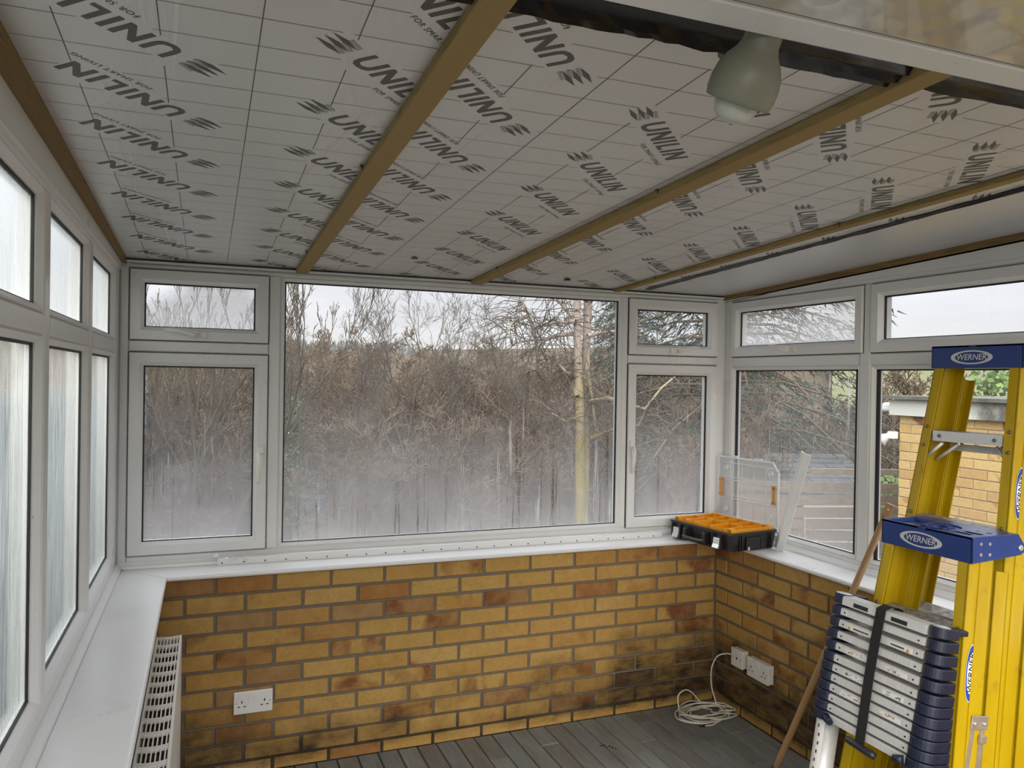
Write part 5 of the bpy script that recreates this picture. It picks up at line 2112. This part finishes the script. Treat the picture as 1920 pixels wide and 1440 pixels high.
# ---- birch with two stems
def birch():
    x, y = at(1088, 9.8)
    z = gz(x, y)
    root = tag(empty('birch_tree', (x, y, z)), 'pale birch with twin white stems outside the back window', 'tree')
    rg = random.Random(8)
    o = Vector((x, y, z))

    def W(px, py, dep=9.8):
        v = CAM + F2 * dep + R2 * ((px - 960) / 1468.4 * dep)
        return Vector((v.x, v.y, 1.6 + (708 - py) / 1468.4 * dep)) - o
    stems = [[(1094, 1060), (1092, 960), (1090, 860), (1088, 760), (1084, 690), (1081, 620), (1079, 540), (1076, 440), (1070, 330)],
             [(1099, 1060), (1098, 960), (1099, 860), (1099, 760), (1098, 690), (1098, 620), (1099, 540), (1102, 440), (1110, 330)]]
    for s, st in enumerate(stems):
        dep = 9.75 + .15 * s
        MB().tube([W(px, py, dep) for px, py in st], [0.062, 0.060, 0.058, 0.056, 0.053, 0.050, 0.046, 0.038, 0.03], 14, cap=False).build('stem', MT['bark_birch'], root)
    limbs = [[(1083, 740), (1072, 705), (1058, 690), (1040, 672)], [(1080, 600), (1050, 565), (1030, 540), (1010, 500)], [(1100, 625), (1125, 617), (1152, 615), (1190, 620)],
             [(1080, 620), (1040, 625), (1010, 640), (1000, 690), (985, 695)], [(1078, 598), (1040, 600), (1000, 610)], [(1100, 690), (1110, 740), (1118, 800)], [(1098, 750), (1140, 740), (1210, 760), (1240, 720), (1275, 690)],
             [(1100, 820), (1150, 800), (1200, 790), (1218, 745)], [(1082, 780), (1060, 785), (1035, 770)], [(1000, 690), (1005, 640), (990, 590), (975, 560), (972, 530)], [(985, 590), (960, 600), (945, 630)], [(1095, 560), (1130, 540), (1170, 500)]]
    for lb in limbs:
        L = [W(px, py, 9.7 + rg.uniform(-.2, .3)) for px, py in lb]
        r = 0.032 if lb[0][0] > 1020 else .03
        MB().tube(L, [r * (1 - .7 * i / (len(L) - 1)) for i in range(len(L))], 6, cap=False).build('limb', MT['bark_birch'], root)
        tw = MB()
        for i in range(46):
            t = rg.uniform(.15, 1) * (len(L) - 1)
            k = min(int(t), len(L) - 2)
            s = L[k].lerp(L[k + 1], t - k)
            d = Vector((rg.gauss(0, 1), rg.gauss(0, 1), rg.gauss(-.1, .8))).normalized()
            e1 = s + d * rg.uniform(.15, .45)
            e2 = e1 + (d + Vector((rg.gauss(0, .5), rg.gauss(0, .5), -.6))).normalized() * rg.uniform(.12, .4)
            tw.tube([s, e1, e2], [.006, .0045, .0035], 3, cap=False)
        tw.build('twigs', MT['bark_grey'], root)


birch()


# ---- dark conifer at the right corner
def conifer(px, depth, H, Rm, label, seed, mat='conifer_needles', nb=120, z_off=0.0):
    rg = random.Random(seed)
    x, y = at(px, depth)
    z = gz(x, y)
    root = tag(empty('conifer', (x, y, z)), label, 'tree')
    MB().tube([(0, 0, 0), (0.05, 0, H * .5), (0, 0, H)], [.22, .14, .03], 10, cap=False).build('trunk', MT['bark_brown'], root)
    bo, nd = MB(), MB()
    for i in range(nb):
        h = H * (0.13 + 0.85 * (i / nb))
        a = i * 2.4 + rg.uniform(-.3, .3)
        L = Rm * (1 - 0.72 * (h / H)) * rg.uniform(.75, 1.1)
        dirv = Vector((math.cos(a), math.sin(a), 0))
        pts = [Vector((0, 0, h)) + dirv * L * t + Vector((0, 0, .25 * t - 0.75 * t * t)) * L * .55 for t in (0, .35, .7, 1)]
        bo.tube(pts, [.035, .026, .016, .006], 4, cap=False)
        side = Vector((-dirv.y, dirv.x, 0))
        for j in range(150):
            t = rg.uniform(.12, 1.0) * 3
            k = min(int(t), 2)
            s = pts[k].lerp(pts[k + 1], t - k) + side * rg.gauss(0, .16 * L) * (0.3 + .25 * t) + Vector((0, 0, rg.gauss(-.06, .07)))
            d = (dirv * rg.uniform(.3, 1) + side * rg.gauss(0, .6) + Vector((0, 0, rg.gauss(-.45, .3)))).normalized() * rg.uniform(.14, .34)
            n = d.cross(Vector((rg.gauss(0, 1), rg.gauss(0, 1), rg.gauss(0, 1)))).normalized() * rg.uniform(.009, .02)
            nd.add([s - n, s + n, s + d], [(0, 1, 2)])
    bo.build('branches', MT['bark_brown'], root)
    nd.build('needles', MT[mat], root, fixn=False)


conifer(1365, 15.5, 10.0, 4.6, 'dark drooping conifer behind the right corner window', 5)
conifer(1180, 30.0, 9.0, 3.2, 'grey green conifer far behind the birch', 6, nb=80)


# ---- ivy clad bush and shrubs with leaves
def leafy(name, px, depth, z0, z1, rx, n, label, mat, seed, cat='shrub', ls=(.04, .08)):
    rg = random.Random(seed)
    x, y = at(px, depth)
    zg = gz(x, y)
    root = tag(empty(name, (x, y, zg)), label, cat)
    lf, st = MB(), MB()
    for i in range(9):
        a = rg.uniform(0, 6.28)
        st.tube([(0, 0, 0), (math.cos(a) * rx * .3, math.sin(a) * rx * .3, (z1 - zg) * .5), (math.cos(a) * rx * .7, math.sin(a) * rx * .7, (z1 - zg) * .95)], [.02, .014, .005], 5, cap=False)
    for i in range(n):
        u, v = rg.uniform(0, 6.28), math.sqrt(rg.random())
        zz = rg.uniform(z0 - zg, z1 - zg)
        rr = rx * (0.55 + .45 * math.sin(PI * min(1, (zz - z0 + zg) / (z1 - z0) + .25)))
        s = Vector((math.cos(u) * rr * v, math.sin(u) * rr * v, zz))
        d = Vector((rg.gauss(0, 1), rg.gauss(0, 1), rg.gauss(.2, .8))).normalized() * rg.uniform(*ls)
        n_ = d.orthogonal().normalized() * d.length * .45
        lf.add([s, s + d * .5 + n_, s + d, s + d * .5 - n_], [(0, 1, 2, 3)])
    st.build('stems', MT['bark_brown'], root)
    lf.build('leaves', MT[mat], root, fixn=False)


leafy('ivy_bush', 548, 11, -0.9, 1.3, 0.28, 900, 'ivy covered stems at the left edge of the big pane', 'ivy_leaves', 3)
leafy('evergreen_shrub', 1885, 7.6, 0.9, 1.85, 0.55, 1400, 'green leafy shrub above the garage roof', 'shrub_green', 4)
leafy('evergreen_shrub', 823, 10.4, -1.75, -0.55, 0.45, 900, 'small yellowish green shrub beside the lane', 'shrub_green', 9)
leafy('evergreen_shrub', 1662, 9.0, -0.2, 0.55, 0.35, 700, 'tuft of green leaves left of the garage corner', 'shrub_green', 10)


def hedge():
    rg = random.Random(41)
    a, b = Vector((*at(235, 9.0), 0)), Vector((*at(432, 9.0), 0))
    root_z = gz((a.x + b.x) / 2, (a.y + b.y) / 2)
    root = tag(empty('clipped_hedge', ((a.x + b.x) / 2, (a.y + b.y) / 2, root_z)), 'low reddish brown hedge below the left casement', 'hedge')
    o = Vector(root.location)
    m = MB()
    for i in range(5200):
        t = rg.random()
        s = a.lerp(b, t) + F2 * rg.uniform(-.25, .25)
        z = rg.uniform(root_z, 0.0)
        s = Vector((s.x, s.y, z)) - o
        d = Vector((rg.gauss(0, .6), rg.gauss(0, .6), rg.uniform(.2, 1))).normalized() * rg.uniform(.06, .16)
        n = d.orthogonal().normalized() * .006
        m.add([s - n, s + n, s + d], [(0, 1, 2)])
    m.build('hedge_twigs', MT['hedge_twigs'], root, fixn=False)


hedge()


# ---- brick garage to the right
def garage():
    GX, GY = 5.30, 1.56
    zt = 1.36
    root = tag(empty('brick_garage', (GX, GY, -0.9)), 'yellow brick garage with pale fascia seen through the ladders', 'garage')
    o = Vector(root.location)
    wl = MB().box(0.006, 3.4, -5.6, 0, 0, zt - o.z).build('wall_core', MT['garage_mortar'], root)
    rgb = random.Random(15)
    # individually laid bricks on the side facing the room
    c = 1
    while True:
        z1 = zt - 0.075 * (c - 1) - .004
        z0 = z1 - 0.067
        if z0 < 0.0: break
        off = 0.0 if c % 2 else 0.1125
        k = 0
        a = -off
        while a < 1.75:
            b0, b1 = max(a + .004, 0.0), a + 0.221
            a += 0.225
            ln = round(b1 - b0, 3)
            if ln < .03: continue
            me = brick_mesh(min(ln, .217), 0.067, mat='garage_brick')
            ob = link('brick', me, None, wl)
            ob.location = (0 + rgb.uniform(-.001, .001), -b0, z0 - o.z)
            ob.rotation_euler = (0, 0, -PI / 2)
        c += 1
    MB().box(-0.05, 3.5, -5.7, 0.06, zt - o.z - .002, zt - o.z + 0.125).build('fascia', MT['fascia_white'], root)
    MB().box(-0.10, 3.55, -5.75, 0.13, zt - o.z + 0.130, zt - o.z + 0.158).build('roof_edge', MT['felt_grey'], root)
    MB().box(0.05, 3.4, 0.06, 0.24, zt - o.z + .02, zt - o.z + 0.095).build('gutter', MT['white_offcut'], root, bevel=.02)
    return root


garage()


def flood_light():
    root = tag(empty('security_light', (5.26, 1.62, 1.19)), 'small white security light at the garage corner', 'light')
    MB().box(-0.03, 0.03, -0.06, 0.0, -0.03, 0.03).build('mount', MT['white_offcut'], root, bevel=.006)
    MB().lathe([(0.02, 0), (0.03, .03), (0.062, .085), (0.058, .088), (0, .08)], (0, 0, 0), (-0.55, .45, -.5), 18).build('lamp_head', MT['silver_logo'], root)


flood_light()


# ---- timber edging, planter, shed and neighbouring house
def slat_fence():
    a, b = Vector((4.85, 3.36, 0)), Vector((7.6, 2.33, 0))
    d = (b - a).normalized()
    n = Vector((-d.y, d.x, 0))
    base = gz(5.8, 3.0)
    root = tag(empty('timber_fence', (a.x, a.y, base)), 'weathered horizontal board fence behind the right window', 'fence')
    L = (b - a).length
    rg = random.Random(6)
    z = 0.60 - base
    k = 0
    while z > 0.06:
        h = 0.115
        x0, x1 = rg.uniform(-.08, .05), L * rg.uniform(.92, 1.0)
        c = d * ((x0 + x1) / 2) + n * rg.uniform(-.02, .02) + Vector((0, 0, z - h / 2))
        MB().obox(c, d * ((x1 - x0) / 2) + Vector((0, 0, rg.uniform(-.03, .03))), n * .014, Vector((0, 0, h / 2 - .006))).build('board', MT['fence_board'], root)
        z -= h + .008
        k += 1
    for t in (0.02, .28, .52, .78, .98):
        MB().obox(d * L * t + n * .04 + Vector((0, 0, (0.62 - base) / 2)), d * .045, n * .03, Vector((0, 0, (0.62 - base) / 2))).build('post', MT['fence_board'], root)
    MB().obox(d * L * .55 + n * .1 + Vector((0, 0, .70 - base)), d * L * .22, n * .03, Vector((0, 0, .03))).build('top_rail', MT['fence_board'], root)


slat_fence()


def planter():
    x, y = at(1578, 7.2)
    z = gz(x, y)
    root = tag(empty('raised_planter', (x, y, z), (0, 0, -.35)), 'green painted board planter in front of the timber fence', 'planter')
    for k in range(7):
        zz = k * .125
        MB().box(-.28, .55, -.01, .01, zz, zz + .118).build('board', MT['green_board'], root)
    MB().box(-.30, -.26, -.03, .03, 0, .92).build('post', MT['fence_board'], root)
    MB().box(-.27, .55, .01, .4, .70, .74).build('soil', MT['lawn'], root)


planter()


def slate_roof(name, a, b, back, zr, ze, label, cat, rows, extra=None):
    """a, b: eave ends (x, y); back = vector to the ridge"""
    a, b, back = Vector((*a, 0)), Vector((*b, 0)), Vector((*back, 0))
    zb_ = min(gz(a.x, a.y), ze - .5)
    root = tag(empty(name, (a.x, a.y, zb_)), label, cat)
    o = Vector((a.x, a.y, zb_))
    rg = random.Random(int(abs(a.x) * 10))
    ln = (b - a).length
    u = (b - a).normalized()
    for r in range(rows):
        t0, t1 = r / rows, (r + 1) / rows
        p0 = a + back * t0
        p1 = a + back * (t1 + .15 / rows)
        z0, z1 = ze + (zr - ze) * t0 + .015, ze + (zr - ze) * (t1 + .15 / rows)
        mb = MB()
        w = 0.30
        x = -w * (r % 2) * .5
        while x < ln:
            xa, xb = max(0, x + .005), min(ln, x + w - .005)
            if xb > xa:
                dz = rg.uniform(0, .012)
                q = [p0 + u * xa + Vector((0, 0, z0 + dz)), p0 + u * xb + Vector((0, 0, z0 + dz)), p1 + u * xb + Vector((0, 0, z1)), p1 + u * xa + Vector((0, 0, z1))]
                lo_ = [v - Vector((0, 0, .018)) for v in q]
                mb.add([v - o for v in q + lo_], [(0, 1, 2, 3), (0, 4, 5, 1), (1, 5, 6, 2), (3, 7, 4, 0)])
            x += w
        mb.build('slate_course', MT['roof_slate'], root, fixn=False)
    w = MB()
    q = [a + back * .06 + u * .1, b + back * .06 - u * .1, b + back * 1.9 - u * .1, a + back * 1.9 + u * .1]
    w.add([(v.x - o.x, v.y - o.y, 0) for v in q] + [(v.x - o.x, v.y - o.y, ze - o.z) for v in q], [(0, 1, 5, 4), (1, 2, 6, 5), (2, 3, 7, 6), (3, 0, 4, 7), (4, 5, 6, 7)])
    w.build('walls', MT['house_render'], root)
    # back slope
    rb = MB()
    q = [a + back, b + back, b + back * 2, a + back * 2]
    rb.add([q[0] + Vector((0, 0, zr)) - o, q[1] + Vector((0, 0, zr)) - o, q[2] + Vector((0, 0, ze)) - o, q[3] + Vector((0, 0, ze)) - o], [(0, 1, 2, 3)])
    rb.build('back_slope', MT['roof_slate'], root, fixn=False)
    return root


slate_roof('slate_shed', at(1468, 11.2), at(1668, 11.2), F2.xy * 1.5, 0.46, 0.02, 'low shed with dark slate roof behind the timber fence', 'shed', 8)
hs = slate_roof('neighbour_bungalow', at(440, 23.5), at(690, 23.5), F2.xy * 4.0, -1.15, -2.75, 'slate roofed bungalow below the left of the big pane', 'house', 11)
hx, hy = at(545, 27.2)
ch = MB().box(-.28, .28, -.28, .28, -1.4, 0.30)
hloc = Vector(hs.location)
co = ch.build('chimney', MT['terracotta'], hs)
co.location = Vector((hx, hy, -1.25)) - hloc
po = MB().lathe([(.16, 0), (.13, .35), (.15, .42), (0, .42)], (0, 0, .30), (0, 0, 1), 14).build('chimney_pot', MT['terracotta'], co)
MB().lathe([(.24, 0), (.24, .05), (0, .10)], (0, 0, .78), (0, 0, 1), 14).build('cowl', MT['white_offcut'], co)

# pale board fence beyond the left window
fx = -1.05
froot = tag(empty('garden_screen', (fx, -4.6, -0.55)), 'pale green grey boarded screen beyond the obscured side window', 'screen')
for k in range(36):
    MB().box(-0.012, 0.012, k * .5 + .004, k * .5 + .496, 0.0, 2.05).build('board', MT['pale_fence'], froot)
for k in range(9):
    MB().box(-0.06, -0.012, k * 2.2, k * 2.2 + .08, 0, 2.12).build('post', MT['pale_fence'], froot)
